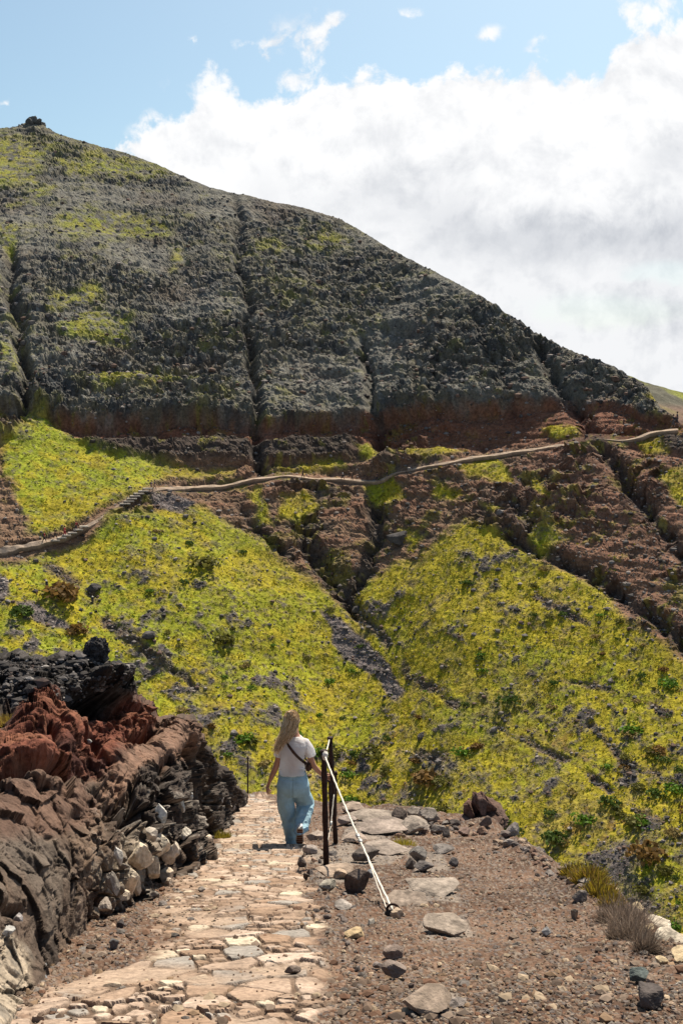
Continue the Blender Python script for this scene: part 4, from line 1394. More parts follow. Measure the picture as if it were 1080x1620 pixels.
def oh(cx, cy, rx, ry, dep, rot=0.0):
    global odisp
    c, s = math.cos(rot), math.sin(rot)
    X_, Y_ = WOX - cx, WOY - cy
    r2 = ((X_ * c + Y_ * s) / rx) ** 2 + ((-X_ * s + Y_ * c) / ry) ** 2
    odisp = odisp - dep * np.exp(-r2 ** 1.5)


og([(0, 1232), (50, 1222), (93, 1214), (126, 1234), (155, 1266), (185, 1288), (206, 1300)], 8, 0.55)
og([(150, 1245), (175, 1262), (200, 1270), (215, 1290)], 6, 0.3)
og([(30, 1300), (60, 1312), (75, 1330)], 4, 0.15)
og([(215, 1275), (222, 1300), (228, 1330)], 7, 0.45)
og([(255, 1200), (262, 1235), (258, 1270)], 6, 0.35)
og([(292, 1160), (300, 1200), (302, 1250), (306, 1290)], 7, 0.40)
og([(318, 1190), (330, 1230), (336, 1280)], 5, 0.30)
og([(80, 1150), (92, 1175), (98, 1190)], 5, 0.30)
og([(200, 1185), (222, 1172), (240, 1160)], 7, 0.35)
oh(152, 1118, 46, 18, 0.85, 0.12)
oh(225, 1175, 22, 8, 0.30)
oh(50, 1160, 22, 9, 0.25)
oh(150, 1185, 12, 16, 0.25)
oh(20, 1440, 22, 12, 0.35)
oh(120, 1290, 14, 8, 0.18)
oh(75, 1250, 18, 7, 0.12)
oh(165, 1078, 34, 12, -0.30)
oh(60, 1130, 34, 13, -0.22)
oh(50, 1205, 45, 8, -0.25)
oh(110, 1160, 20, 20, -0.12)
# upright flutes on the lower cliff beside the pale blocks
fl_ = fbm(np.stack([OPX / 7.0, OPY / 60.0, 0 * OPX], -1), 1.0, 3, 0.5, 5.0)
flm = smooth(OPX, 130, 175) * smooth(OPY, 1215, 1275)
odisp += fl_ * 0.16 * flm
blk1, blk2, bid = worley(np.stack([OPX / 26, OPY / 44, 0 * OPX], -1) + (a1 * 0.2)[..., None], 1.0, 311, dims=2)
odisp += flm * ((bid - 0.5) * 0.28 - 0.15 * (1 - smooth(blk2 - blk1, 0, 0.12)))
_pl = smooth(poly_sd(WOX, WOY, [(165, 1222), (215, 1185), (250, 1152), (296, 1148), (310, 1165), (292, 1185), (262, 1200), (222, 1232), (195, 1255)]), -6, 8)
_pl2 = smooth(poly_sd(WOX, WOY, [(-300, 1255), (0, 1262), (90, 1250), (138, 1280), (120, 1325), (60, 1335), (-300, 1340)]), -10, 10)
odisp = odisp * (1 - 0.72 * _pl - 0.45 * _pl2) + 0.10 * _pl
edge_t = smooth(ov[:, None], 0, 0.03) * np.ones_like(OPX)
odisp *= np.clip(np.exp(o_tps(OPX, OPY)) / 7.5, 0.45, 1.25) * (0.45 + 0.55 * edge_t)
rightfade = 1 - smooth(OPX, 372, 394) * 0.8
on_s = on_ * 0.45 + np.array([0.10, -0.42, 0.28])
OP = ob_ + on_s * (odisp * rightfade)[..., None]
blackc = arr((0.022, 0.019, 0.018)); redc = arr((0.130, 0.046, 0.030)); brownc = arr((0.120, 0.070, 0.050)); greyc = arr((0.082, 0.058, 0.045)); palec = arr((0.30, 0.245, 0.19))


def oz(poly, soft=11):
    return smooth(poly_sd(WOX, WOY, poly) + (a2 + a3) * 9, -soft, soft)


z_red = np.maximum(oz([(-400, 1140), (-20, 1158), (40, 1120), (92, 1098), (118, 1140), (160, 1140), (206, 1095), (248, 1140), (238, 1165), (200, 1190), (160, 1225), (125, 1232), (90, 1212), (0, 1228), (-400, 1250)]), 0)
z_top = oz([(160, 1215), (215, 1180), (250, 1145), (300, 1140), (318, 1165), (300, 1195), (268, 1205), (215, 1235), (190, 1260), (160, 1245)])
z_blk = oz([(-400, 980), (400, 980), (400, 1060), (205, 1100), (165, 1140), (110, 1135), (92, 1098), (40, 1118), (-20, 1150), (-400, 1130)])
z_dark = oz([(205, 1250), (268, 1210), (312, 1165), (380, 1215), (400, 1300), (340, 1330), (250, 1340), (215, 1320)])
z_pale = np.maximum(oz([(-60, 1490), (20, 1470), (45, 1500), (50, 1560), (30, 1640), (-80, 1700)]), oz([(140, 1380), (185, 1330), (215, 1290), (240, 1330), (235, 1400), (170, 1440)], 10) * 0.55)
z_lb = oz([(-400, 1240), (0, 1250), (95, 1228), (150, 1270), (150, 1300), (60, 1330), (-400, 1340)], 12)
oc = mixc(np.broadcast_to(greyc, OPX.shape + (3,)), (0.060, 0.047, 0.040), smooth(a1 + a2 * 0.5, -0.1, 0.3))
oc = mixc(oc, (0.14, 0.095, 0.068), smooth(-a1 + a2 * 0.7, 0.12, 0.4) * 0.7)
oc = mixc(oc, (0.120, 0.068, 0.050), z_lb * 0.65)
oc = mixc(oc, (0.045, 0.036, 0.032), z_dark * 0.85)
oc = mixc(oc, (0.165, 0.098, 0.070), z_top * (0.95 - 0.3 * smooth(a2, 0, 0.3)))
z_lb2 = oz([(-400, 1330), (0, 1330), (120, 1310), (150, 1400), (110, 1480), (40, 1480), (-400, 1500)], 16)
oc = mixc(oc, (0.150, 0.118, 0.095), z_lb2 * 0.25 * smooth(a2 + a1, -0.3, 0.2))
redv = mixc(np.broadcast_to(redc, OPX.shape + (3,)), (0.170, 0.070, 0.042), smooth(a2, -0.05, 0.3))
z_lb2 = oz([(-400, 1330), (0, 1330), (120, 1310), (150, 1400), (110, 1480), (40, 1480), (-400, 1500)], 16)
oc = mixc(oc, (0.150, 0.118, 0.095), z_lb2 * 0.25 * smooth(a2 + a1, -0.3, 0.2))
redv = mixc(redv, (0.060, 0.024, 0.019), smooth(-a1 - a2 * 0.4, 0.05, 0.35))
oc = oc * (1 - z_red)[..., None] + redv * z_red[..., None]
bv = mixc(np.broadcast_to(blackc, OPX.shape + (3,)), (0.075, 0.066, 0.064), smooth(a2 + a3, 0.0, 0.35) * 0.8)
oc = oc * (1 - z_blk)[..., None] + bv * z_blk[..., None]
pv = mixc(np.broadcast_to(palec, OPX.shape + (3,)), (0.17, 0.145, 0.12), smooth(a2 + a3, 0.0, 0.3))
oc = oc * (1 - z_pale)[..., None] + pv * z_pale[..., None]
oc = mixc(oc, (0.23, 0.20, 0.175), smooth(a2 * 0.8 + a3 * 0.8 + bid * 0.3, 0.40, 0.55) * flm * 0.7)
# its back: the crest rolls over and falls to the ground behind
cre = OP[0]
bks, bcs = [], []
for q, dz in [(4.5, -4.6), (2.6, -1.9), (1.3, -0.55), (0.6, -0.12), (0.25, 0.0), (0.08, 0.01)]:
    p = cre.copy(); p[:, 1] += q; p[:, 0] -= 0.12 * q
    p[:, 2] += dz - 0.36 * q * 0.4 + fbm(p, 0.5, 3, 0.5) * 0.12 * min(q, 1)
    bks.append(p); bcs.append(oc[0])
low = [OP[-1] + np.array([0.0, 0.15, -0.35]), OP[-1] + np.array([0, 0.8, -1.0])]
OPA = np.concatenate([np.array(bks), OP, np.array(low)]); OCA = np.concatenate([np.array(bcs), oc, oc[-1:], oc[-1:]])
M_OUT = mat_earth('lava_rock', bumps=((5.0, 0.05), (18.0, 0.02), (60.0, 0.006)), var=((3.0, 0.18), (16.0, 0.3)))
tag(link('rock_outcrop', mesh_from('rock_outcrop', OPA.reshape(-1, 3), grid_faces(*OPA.shape[:2]), np.clip(OCA, 0.01, 0.7).reshape(-1, 3), True), M_OUT),
    'large red, brown and black lava outcrop standing left of the path', 'rock outcrop')


def o_pt(px, py):
    j = int(np.clip(round((px - ox[0]) / (ox[1] - ox[0])), 0, ONX - 1))
    i = int(np.clip(round((py - ot[j]) / (ob[j] - ot[j]) * (ONY - 1)), 0, ONY - 1))
    return OP[i, j]


def stone(name, cen, size, seed, base, label, cat='rock', group=None, rz=0.0, rx=0.0, ry=0.0, sub=4, planes=12, rough=0.07, mat=None, scale=0.12, dark=0.6, light=1.3, round_=0.0):
    v, f = rock_verts(seed, size, sub, planes, rough, round_)
    c = rock_col(v, seed, base, dark, light, scale)
    o = link(name, mesh_from(name, v, f, c), mat or M_STONE)
    o.location = cen; o.rotation_euler = (rx, ry, rz)
    return tag(o, label, cat, group)


p = o_pt(152, 1052)
stone('boulder', V(153, 1030, float(p[1]) + 0.1), (.130, .125, .145), 33, (0.030, 0.028, 0.029), 'round black lava boulder balanced on top of the outcrop', 'boulder', sub=5, planes=14, rough=0.34, scale=0.05, dark=0.6, light=2.2, round_=1.0)
p = o_pt(182, 1062)
stone('boulder', V(181, 1058, float(p[1]) - 0.05), (.110, .10, .075), 35, (0.050, 0.048, 0.052), 'low black rock with grey sheen just right of the round boulder', 'boulder', sub=4, rough=0.12, scale=0.06, light=2.2)
# pale blocks lying on the red hollow
for k, (x, y, w, h, c, lb) in enumerate([(137, 1140, 9, 5, (.40, .40, .41), 'pale grey flake lying in the black hollow, left one'), (158, 1130, 8, 5, (.45, .45, .45), 'pale grey flake lying in the black hollow, right one'),
                                         (147, 1168, 5, 4, (.35, .34, .32), 'small pale flake on the red rock below the hollow'), (118, 1198, 8, 3, (.16, .15, .16), 'thin grey slab on the red rock'),
                                         (168, 1208, 10, 3, (.20, .19, .19), 'thin grey slab where the red rock meets the brown top')]):
    p = o_pt(x, y)
    s_ = p[1] / FPX
    stone('rock', (p[0], p[1] - 0.12, p[2] + 0.02), (w * s_, w * s_ * .7, h * s_), 50 + k, c, lb, rz=0.5 * k, sub=3, rough=.05)

# upright pale split blocks at the foot of the outcrop
pale = [(205, 1392, 15, 22, (0.546, 0.455, 0.351), 'large pale split block at the left of the pale pile'), (222, 1358, 17, 24, (0.520, 0.429, 0.325), 'tall pale split block, centre of the pale pile'),
        (243, 1372, 11, 20, (0.468, 0.390, 0.299), 'narrow pale slab leaning right of the centre block'), (252, 1338, 15, 17, (0.546, 0.468, 0.364), 'pale block above the narrow slab'),
        (196, 1416, 13, 11, (0.494, 0.403, 0.312), 'low pale block at the lower left of the pile'), (216, 1400, 8, 15, (0.468, 0.403, 0.325), 'thin pale splinter in front of the large split block'),
        (264, 1384, 10, 9, (0.442, 0.364, 0.286), 'squat pale stone at the right foot of the pile'), (266, 1350, 9, 16, (0.429, 0.364, 0.299), 'upright grey pale block at the right of the pile'),
        (255, 1290, 9, 17, (0.468, 0.442, 0.403), 'long pale grey slab stuck upright under the dark cliff'), (284, 1270, 9, 13, (0.520, 0.507, 0.468), 'pale cracked block high beneath the dark cliff'),
        (296, 1256, 8, 12, (0.572, 0.546, 0.507), 'topmost pale cracked block beneath the dark cliff'), (301, 1290, 10, 12, (0.520, 0.468, 0.403), 'pale block below the two cracked blocks'),
        (310, 1312, 11, 11, (0.494, 0.416, 0.338), 'pale block near the path below the dark cliff'), (290, 1318, 12, 13, (0.468, 0.416, 0.351), 'pale block left of the one near the path'),
        (325, 1328, 9, 8, (0.468, 0.390, 0.312), 'small pale block at the right end of the pale stones'), (275, 1345, 11, 12, (0.442, 0.377, 0.312), 'pale block in the middle of the pale stones'),
        (238, 1320, 9, 12, (0.390, 0.338, 0.286), 'greyish block behind the top of the pale pile'), (348, 1266, 6, 8, (0.351, 0.325, 0.312), 'small grey block by the path bend'),
        (180, 1400, 8, 18, (.23, .20, .175), 'dark grey upright slab left of the pale pile'), (186, 1352, 7, 16, (0.364, 0.338, 0.312), 'grey upright slab above the dark one'),
        (166, 1432, 9, 10, (0.312, 0.260, 0.221), 'grey block below the upright slabs')]
for k, (x, y, w, h, c, lb) in enumerate(pale):
    p = o_pt(x, min(y, 1425))
    Y_ = float(p[1]) - 0.28
    s_ = Y_ / FPX * 1.22
    stone('rock', V(x, y, Y_), (w * s_ * 1.05, w * s_ * 1.1, h * s_ * 1.05), 400 + k, c, lb, rz=0.35 * math.sin(k * 2.3), ry=-0.25 + 0.2 * math.sin(k * 1.7), sub=4, planes=7, rough=.10, scale=.05, dark=.6, light=1.15)
for k, (x, y, w, h, c, lb) in enumerate([(114, 1440, 20, 9, (.22, .205, .20), 'flat grey rock set in the soil at the foot of the outcrop'), (126, 1462, 17, 13, (.16, .12, .09), 'brown mottled rock below the flat grey one'),
                                         (95, 1478, 11, 6, (.25, .14, .10), 'reddish stone at the foot of the outcrop'), (82, 1494, 17, 6, (.19, .14, .11), 'flat brown slab below the reddish stone'),
                                         (150, 1448, 10, 12, (.22, .17, .13), 'brown wedge right of the mottled rock'), (44, 1446, 10, 9, (.24, .22, .22), 'grey stone over the dark hollow at the lower left'),
                                         (192, 1462, 8, 9, (.07, .06, .06), 'black stone on the dirt left of the path'), (181, 1492, 9, 10, (.16, .15, .15), 'grey stone below the black one left of the path'),
                                         (12, 1470, 14, 9, (.30, .29, .28), 'pale grey rock at the left edge over the pale ledge'), (66, 1525, 9, 5, (.22, .22, .23), 'upper of two small blue grey stones by the left ledge'),
                                         (68, 1537, 9, 5, (.20, .20, .21), 'lower of two small blue grey stones by the left ledge')]):
    g_ = gfix(x, y + h * 0.6)
    s_ = g_.y / FPX
    if y < 1500 and x < 60:
        q = o_pt(x, y); g_ = Vector((q[0], q[1] - 0.05, q[2])); s_ = g_.y / FPX
    stone('rock', (g_.x, g_.y, g_.z + h * s_ * 0.6), (w * s_, w * s_ * .9, h * s_ * 1.1), 450 + k, c, lb, rz=k * 1.3, sub=4, planes=10, rough=.06, scale=.05)

# ------------------------------------------------------------------ stones and plants on the spur
GREY, BRN, DRK, TAN, BLU = (.20, .175, .16), (.19, .125, .09), (.085, .066, .058), (.33, .25, .18), (.15, .155, .17)


def gstone(x, y, w, h, c, label, seed, rz=0.0, flat=1.0, group=None, tilt=0.0, sub=4, sink=0.35, rough=.07, planes=11, round_=0.0):
    """w,h are seen half sizes in photo pixels, y is the middle of the stone as seen"""
    g_ = gfix(x, y + h * 0.8)
    s_ = g_.y / FPX * 1.12
    hz = h * s_ * flat * 1.15
    return stone('rock', (g_.x, g_.y + w * s_ * 0.5, g_.z + hz * (1 - sink)), (w * s_, w * s_ * .85, hz), seed, c, label, 'rock', group, rz, tilt, 0.0, sub, planes, rough, scale=max(w * s_ * .5, .02), round_=round_)


named = [
    (566, 1402, 20, 17, DRK, 'round dark brown rock between the railing and the rope', 0.2, 1.0), (576, 1358, 24, 12, (.12, .10, .09), 'long dark rock casting a shadow under the rope', 0.1, .9),
    (585, 1392, 8, 6, BLU, 'small blue grey stone touching the dark brown rock', 0.5, 1.0), (628, 1442, 11, 7, (.30, .23, .17), 'tan stone beside the rope anchor', 0.3, 1.0),
    (624, 1504, 20, 10, (.17, .13, .11), 'dark oval rock with lit top, upper of the pair on the gravel', 0.2, 1.05), (625, 1540, 22, 12, (.19, .15, .13), 'dark oval rock with lit top, lower of the pair on the gravel', -0.2, 1.05),
    (598, 1524, 9, 5, (.17, .14, .13), 'little flat stone left of the lower oval rock', 0.3, .9), (650, 1566, 5, 5, DRK, 'small black stone below the pair of oval rocks', 0.3, 1.0),
    (518, 1407, 16, 9, (.22, .20, .17), 'broken grey slab at the path edge below the railing', 0.6, 1.0), (536, 1392, 12, 7, (.32, .24, .18), 'tan stone below the front railing post', 0.2, 1.0),
    (492, 1348, 13, 7, (.26, .22, .20), 'flat stone at the woman\'s right heel', 0.1, .8), (498, 1324, 14, 7, (.26, .21, .18), 'flat stone between the woman and the railing', 0.7, .8),
    (478, 1367, 8, 8, DRK, 'dark stone on the path edge below the flat stones', 0.7, 1.0), (484, 1390, 5, 6, DRK, 'little dark stone further down the path edge', 0.7, 1.0),
    (560, 1330, 20, 7, (.24, .19, .16), 'low rounded rock right of the second post', 0.0, .8), (548, 1300, 18, 7, (.22, .18, .16), 'low rock behind the second post', 0.4, .9), (562, 1283, 20, 8, (.27, .21, .17), 'sloping rock on the rim behind the railing', 0.3, 1.2),
    (632, 1299, 14, 12, (.115, .09, .078), 'dark boulder at the left end of the rim boulders', 0.3, 1.1), (655, 1291, 14, 9, (.22, .185, .16), 'grey boulder on top of the rim boulders', 0.9, 1.1),
    (682, 1293, 18, 11, (.20, .17, .15), 'broad grey boulder in the middle of the rim boulders', 0.1, 1.1), (652, 1312, 24, 10, (.24, .20, .17), 'long grey boulder in front of the rim boulders', -0.1, 1.0),
    (692, 1312, 12, 7, (.22, .19, .17), 'grey block right of the long boulder', 0.6, 1.0), (706, 1320, 7, 8, (.12, .10, .09), 'dark block beside the grey block', 0.2, 1.0),
    (662, 1355, 15, 12, (.16, .145, .135), 'square grey rock in the middle of the shoulder', 0.2, 1.1), (672, 1378, 16, 8, (.12, .105, .10), 'dark wedge under the square grey rock', 0.3, 1.0),
    (700, 1350, 20, 6, (.17, .15, .14), 'flat slab right of the square grey rock', 0.1, .9), (716, 1370, 9, 6, (.09, .08, .08), 'dark block right of the dark wedge', 0.4, 1.0), (650, 1372, 9, 9, (.11, .09, .08), 'dark brown block left of the dark wedge', 0.4, 1.0),
    (749, 1290, 5, 3, (.62, .58, .52), 'small white stone on the jagged brown rock', 0.1, 1.0), (770, 1308, 12, 8, (.14, .10, .085), 'brown rock below the tall jagged one', 0.2, 1.0), (802, 1306, 9, 5, (.27, .17, .12), 'tan flat rock right of the jagged rock', 0.2, .9),
    (812, 1326, 12, 9, (.20, .17, .155), 'grey rock on the rim right of the jagged rock', 0.4, 1.0), (828, 1318, 8, 12, (.13, .10, .085), 'brown rock behind the grey rim rock', 0.4, 1.0), (855, 1338, 12, 10, (.24, .20, .175), 'pale grey rock halfway along the rim', 0.4, 1.0),
    (872, 1346, 10, 8, (.26, .215, .18), 'pale rock just right of the halfway rock', 1.1, 1.0), (885, 1352, 8, 6, (.19, .15, .13), 'brownish rock third in the rim row', 0.5, 1.0), (736, 1318, 10, 6, (.19, .13, .11), 'reddish rock among the rim rubble', 0.9, 1.0),
    (864, 1476, 9, 6, (.21, .205, .21), 'single light grey stone in the middle of the gravel', 0.3, 1.0), (908, 1446, 6, 9, (.24, .20, .16), 'upright tan stone left of the dry bush', 0.1, 1.0), (918, 1432, 12, 8, (.13, .11, .10), 'dark stone under the yellow bush', 0.2, 1.0),
    (1012, 1555, 17, 11, (.075, .088, .085), 'dark green grey stone near the right edge', 0.3, .8), (1032, 1590, 27, 17, (.070, .058, .055), 'big black angular rock in the lower right corner', 0.5, .75), (1030, 1562, 9, 7, (.28, .20, .15), 'tan stone right of the green grey stone', 0.1, 1.0),
    (1004, 1412, 10, 10, (.11, .085, .065), 'dark brown rock above the pale ledge', 0.5, 1.0), (985, 1404, 8, 6, (.22, .17, .13), 'brown rock above the dry bush', 0.5, 1.0), (1010, 1428, 6, 6, (.45, .45, .46), 'white stone above the pale ledge', 0.5, 1.0), (993, 1415, 5, 6, (.42, .40, .37), 'small white stone beside the brown rock', 0.5, 1.0),
    (563, 1478, 18, 10, (.34, .25, .15), 'ochre stone on the gravel right of the path', 0.2, .7), (540, 1435, 16, 6, (.24, .21, .19), 'long grey stone lying at the path edge', 0.5, .8), (588, 1462, 9, 5, (.20, .18, .16), 'grey stone above the ochre stone', 0.9, .8),
    (463, 1537, 13, 6, (.13, .10, .085), 'dark chip lying on the paving near the bottom', 0.2, 1.0), (318, 1408, 7, 4, (.20, .17, .15), 'small stone on the upper left of the paving', 0.2, 1.0), (297, 1366, 7, 7, (.12, .09, .07), 'dark stone where the pale blocks meet the path', 0.2, 1.0),
    (256, 1428, 8, 4, (.14, .12, .11), 'small dark stone on the left of the paving', 0.9, 1.0), (264, 1398, 8, 7, (.36, .29, .23), 'light stone on the left of the paving', 0.9, 1.0),
    (376, 1266, 14, 12, (.105, .085, .078), 'dark rock at the end of the outcrop by the thin post', 0.2, 1.2), (362, 1280, 10, 10, (.17, .15, .145), 'grey rock below the thin post', 0.9, 1.2), (386, 1262, 6, 10, (.14, .115, .10), 'small brown rock touching the thin post', 0.9, 1.2),
]
for k, (x, y, w, h, c, lb, rz, fl) in enumerate(named):
    gstone(x, y, w, h, c, lb, 1000 + k, rz, fl)
# the jagged brown crag on the rim: leaning plates of one broken rock
gj = gfix(765, 1300)
jag = empty('jagged_rock', gj, 'tall jagged reddish brown rock of leaning plates on the rim', 'rock')
for k, (x, y, w, h, c) in enumerate([(742, 1284, 9, 20, (.13, .075, .058)), (752, 1274, 10, 22, (.12, .07, .055)), (762, 1272, 10, 25, (.10, .06, .05)), (772, 1276, 11, 27, (.115, .066, .052)), (781, 1286, 10, 22, (.075, .048, .042)),
                                     (790, 1294, 9, 15, (.085, .055, .045)), (756, 1296, 14, 12, (.12, .08, .065)), (772, 1302, 13, 9, (.14, .095, .075)), (736, 1298, 9, 8, (.13, .085, .07)), (764, 1292, 30, 18, (.105, .066, .052)), (786, 1300, 16, 10, (.09, .06, .05))]):
    s_ = gj.y / FPX
    s_ *= 1.25
    v, f = rock_verts(1250 + k, (w * s_ * .95, w * s_ * 1.5, h * s_ * .85), 4, 10, .22)
    o = link('slab', mesh_from('slab', v, f, rock_col(v, k, c, scale=.08, dark=.55, light=1.4)), M_STONE, jag)
    o.location = V(x, y, gj.y + .1 * math.sin(k * 2.2)) - gj; o.rotation_euler = (.15 * math.sin(k), -.32 + .12 * math.sin(k * 1.7), .3 * math.sin(k * 2.9))
# flat bedrock slabs
for k, (x, y, w, h, c, lb) in enumerate([(684, 1412, 44, 10, (.235, .195, .165), 'flat grey bedrock slab right of the rope anchor'), (712, 1462, 40, 18, (.215, .175, .145), 'cracked grey bedrock slab below the flat one'),
                                         (640, 1428, 34, 7, (.215, .17, .14), 'thin bedrock slab reaching the rope anchor'), (676, 1598, 42, 20, (.22, .17, .135), 'broad brown bedrock slab at the bottom edge'), (726, 1590, 18, 12, (.20, .17, .155), 'grey slab split from the broad brown slab'),
                                         (530, 1388, 30, 11, (.275, .21, .165), 'flat tan bedrock slab below the front post'), (600, 1316, 46, 7, (.235, .19, .165), 'long low bedrock slab left of the rim boulders'),
                                         (610, 1348, 40, 8, (.22, .18, .155), 'low bedrock slab under the long boulder'), (590, 1296, 40, 6, (.23, .19, .16), 'bedrock slab on the rim beside the railing')]):
    gstone(x, y, w, h, c, lb, 1200 + k, 0.15 * math.sin(k * 3), .55, sink=0.30, rough=.05, planes=8, sub=5)
# pale crumbling ledge at the right edge
parts_ = [(1040, 1452, 34, 12), (1062, 1478, 36, 14), (1030, 1478, 20, 9), (1066, 1508, 30, 12), (1086, 1535, 30, 14), (1010, 1440, 16, 8), (1040, 1512, 16, 8), (1100, 1500, 30, 16), (1050, 1535, 14, 7)]
g0 = gfix(1040, 1470)
ledge = empty('rock_ledge', g0, 'crumbling pale yellow rock ledge at the right edge of the shoulder', 'rock ledge')
for k, (x, y, w, h) in enumerate(parts_):
    g_ = gfix(min(x, 1079), y); g_.x += (x - min(x, 1079)) / FPX * g_.y
    s_ = g_.y / FPX
    v, f = rock_verts(1300 + k, (w * s_ * .9, w * s_ * .8, h * s_ * .95), 4, 9, .12)
    v = v @ rot_z(k * 1.1).T
    link('block', mesh_from('block', v, f, rock_col(v, k, (.40, .31, .20) if k % 3 else (.42, .36, .29), .5, 1.15, .05)), M_STONE, ledge).location = Vector((g_.x, g_.y + .05, g_.z - 0.01)) - g0

# rubble: counted pieces in three places
rub = []
rr_ = np.random.default_rng(77)
PROTO = {}
for kc, c in enumerate([(.20, .175, .16), (.13, .105, .095), (.26, .19, .14), (.085, .07, .065), (.33, .29, .25), (.19, .12, .09)]):
    for q in range(3):
        v, f = rock_verts(1500 + kc * 10 + q, (1, .85, .62), 3, 9, .06)
        m_ = mesh_from('rock', v, f, rock_col(v, q + kc, c, scale=.6))
        m_.materials.append(M_STONE)
        PROTO[kc, q] = m_
zones = [('rim', 120, lambda r: ((t := r.uniform(0, 1)) * 330 + 600, np.interp(t * 330 + 600, [600, 700, 760, 830, 880, 935], [1292, 1302, 1312, 1352, 1392, 1420]) + abs(r.normal(0, 12)) - 1), (4, 15),
          'angular stone in the rubble along the rim of the shoulder', 'stones in the rubble along the rim', (0, 1, 2, 3, 5)),
         ('left', 46, lambda r: ((t := r.uniform(0, 1)) * 250 + 80, np.interp(t * 250 + 80, [80, 130, 200, 260, 330], [1540, 1490, 1450, 1420, 1352]) + abs(r.normal(0, 16))), (3, 8),
          'stone in the dirt between the outcrop and the paving', 'stones in the dirt left of the paving', (0, 1, 2, 4, 5)),
         ('edge', 90, lambda r: (np.interp(t := r.uniform(1345, 1560), [1345, 1400, 1450, 1500, 1560], [520, 510, 530, 560, 570]) + r.normal(0, 16), t), (3, 11),
          'stone in the rubble along the right edge of the paving', 'stones along the right edge of the paving', (0, 1, 2, 3, 5)),
         ('corner', 40, lambda r: (r.uniform(940, 1085), r.uniform(1540, 1618)), (4, 10), 'stone in the rubble in the lower right corner', 'stones in the lower right corner', (0, 1, 4, 3, 2))]
for nm, n, fn, (a, b), lb, grp, kcs in zones:
    for k in range(n):
        x, y = fn(rr_)
        g_ = gfix(float(x), float(y))
        s_ = g_.y / FPX * rr_.uniform(a, b) * (0.6 + 0.4 * rr_.random())
        o = link('rock', PROTO[kcs[int(rr_.integers(0, len(kcs)))], int(rr_.integers(0, 3))])
        o.location = (g_.x, g_.y, g_.z + s_ * 0.25); o.scale = (s_, s_ * rr_.uniform(.7, 1.1), s_ * rr_.uniform(.7, 1.2)); o.rotation_euler = (rr_.uniform(-.35, .35), rr_.uniform(-.35, .35), rr_.uniform(0, 6.28))
        tag(o, lb, 'rock', grp)

# gravel nobody could count
pp = ico(1)
gp = []
for k in range(10):
    v, f = rock_verts(1700 + k, (1, .8, .6), 1, 8, 0)
    gp.append((v, f))
NG = 24000
gy_ = rr_.uniform(1275, 1680, NG); gx_ = rr_.uniform(-60, 1160, NG)
P0 = g_at(gx_, gy_)
dens = np.ones(NG)
inp = poly_sd(P0[:, 0], P0[:, 1], PATH) > 0.02
dens[inp] = 0.10
ldm = smooth(-poly_sd(P0[:, 0], P0[:, 1], to_xy([(180, 1420), (330, 1380), (420, 1420), (340, 1480), (230, 1530), (120, 1545)])), -0.25, 0.1)
dens = np.maximum(dens, (1 - ldm) * 0.6)
ins = poly_sd(P0[:, 0], P0[:, 1], EDGE) > -0.25
bare = smooth(fbm(P0 * [1, 1, 0], 0.9, 3, 0.5, 7.5), 0.0, 0.3)
keep = (rr_.uniform(size=NG) < dens * (1 - 0.6 * bare)) & ins
P0 = P0[keep]
ZZ = np.array([gh(x, y) for x, y in P0[:, :2]])
P0[:, 2] = ZZ
sz = (0.0045 + rr_.pareto(2.4, len(P0)) * 0.0045) * (0.75 + P0[:, 1] / 14)
sz = np.minimum(sz, 0.030)
gcols = np.array([(.16, .13, .11), (.11, .085, .07), (.21, .155, .11), (.075, .06, .052), (.32, .27, .21), (.15, .09, .065), (.125, .12, .12), (.18, .15, .13), (.13, .082, .06)])
cc_ = gcols[rr_.integers(0, 9, len(P0))] * np.array([.92, .83, .75]) * rr_.uniform(.75, 1.2, len(P0))[:, None]
M_GRAV = mat_earth('gravel', bumps=(), var=((30.0, 0.2),))
tag(link('gravel', scatter_mesh('gravel', P0 + [0, 0, 0.001], [a[0] for a in gp], [a[1] for a in gp], sz, cc_, rr_), M_GRAV), 'loose gravel strewn over the shoulder and the edges of the path', None, kind='stuff')


# plants on the spur
def grass_bush(name, loc, rx, ry, h, n, cols, label, cat, seed, lean=(0, 0), wid=0.004, curl=0.3, mat=None):
    """a dense bush of thin curved stems"""
    r = np.random.default_rng(seed)
    v, f, c = [], [], []
    for k in range(n):
        a = r.uniform(0, 2 * math.pi); d = math.sqrt(r.uniform(0, 1))
        x0, y0 = math.cos(a) * d * rx * .8, math.sin(a) * d * ry * .8
        ln = h * r.uniform(.6, 1.1) * (1 - .35 * d)
        dx, dy = math.cos(a) * d * .6 + lean[0] + r.normal(0, .22), math.sin(a) * d * .6 + lean[1] + r.normal(0, .22)
        b = r.uniform(0, math.pi); wx, wy = math.cos(b) * wid, math.sin(b) * wid
        col_ = arr(cols[int(r.integers(0, len(cols)))]) * r.uniform(.7, 1.25)
        i = len(v)
        for t in (0, .4, .75, 1.0):
            q = t + curl * t * t
            px_, py_ = x0 + dx * ln * q, y0 + dy * ln * q
            pz_ = ln * (t - .35 * curl * t * t)
            ww = 1 - .8 * t
            v += [(px_ - wx * ww, py_ - wy * ww, pz_ - 0.02), (px_ + wx * ww, py_ + wy * ww, pz_ - 0.02)]
            c += [col_, col_]
        for s in range(3):
            f.append((i + 2 * s, i + 2 * s + 1, i + 2 * s + 3, i + 2 * s + 2))
    o = link(name, mesh_from(name, np.array(v), np.array(f), np.array(c)), mat or M_LEAF)
    o.location = loc
    return tag(o, label, cat)


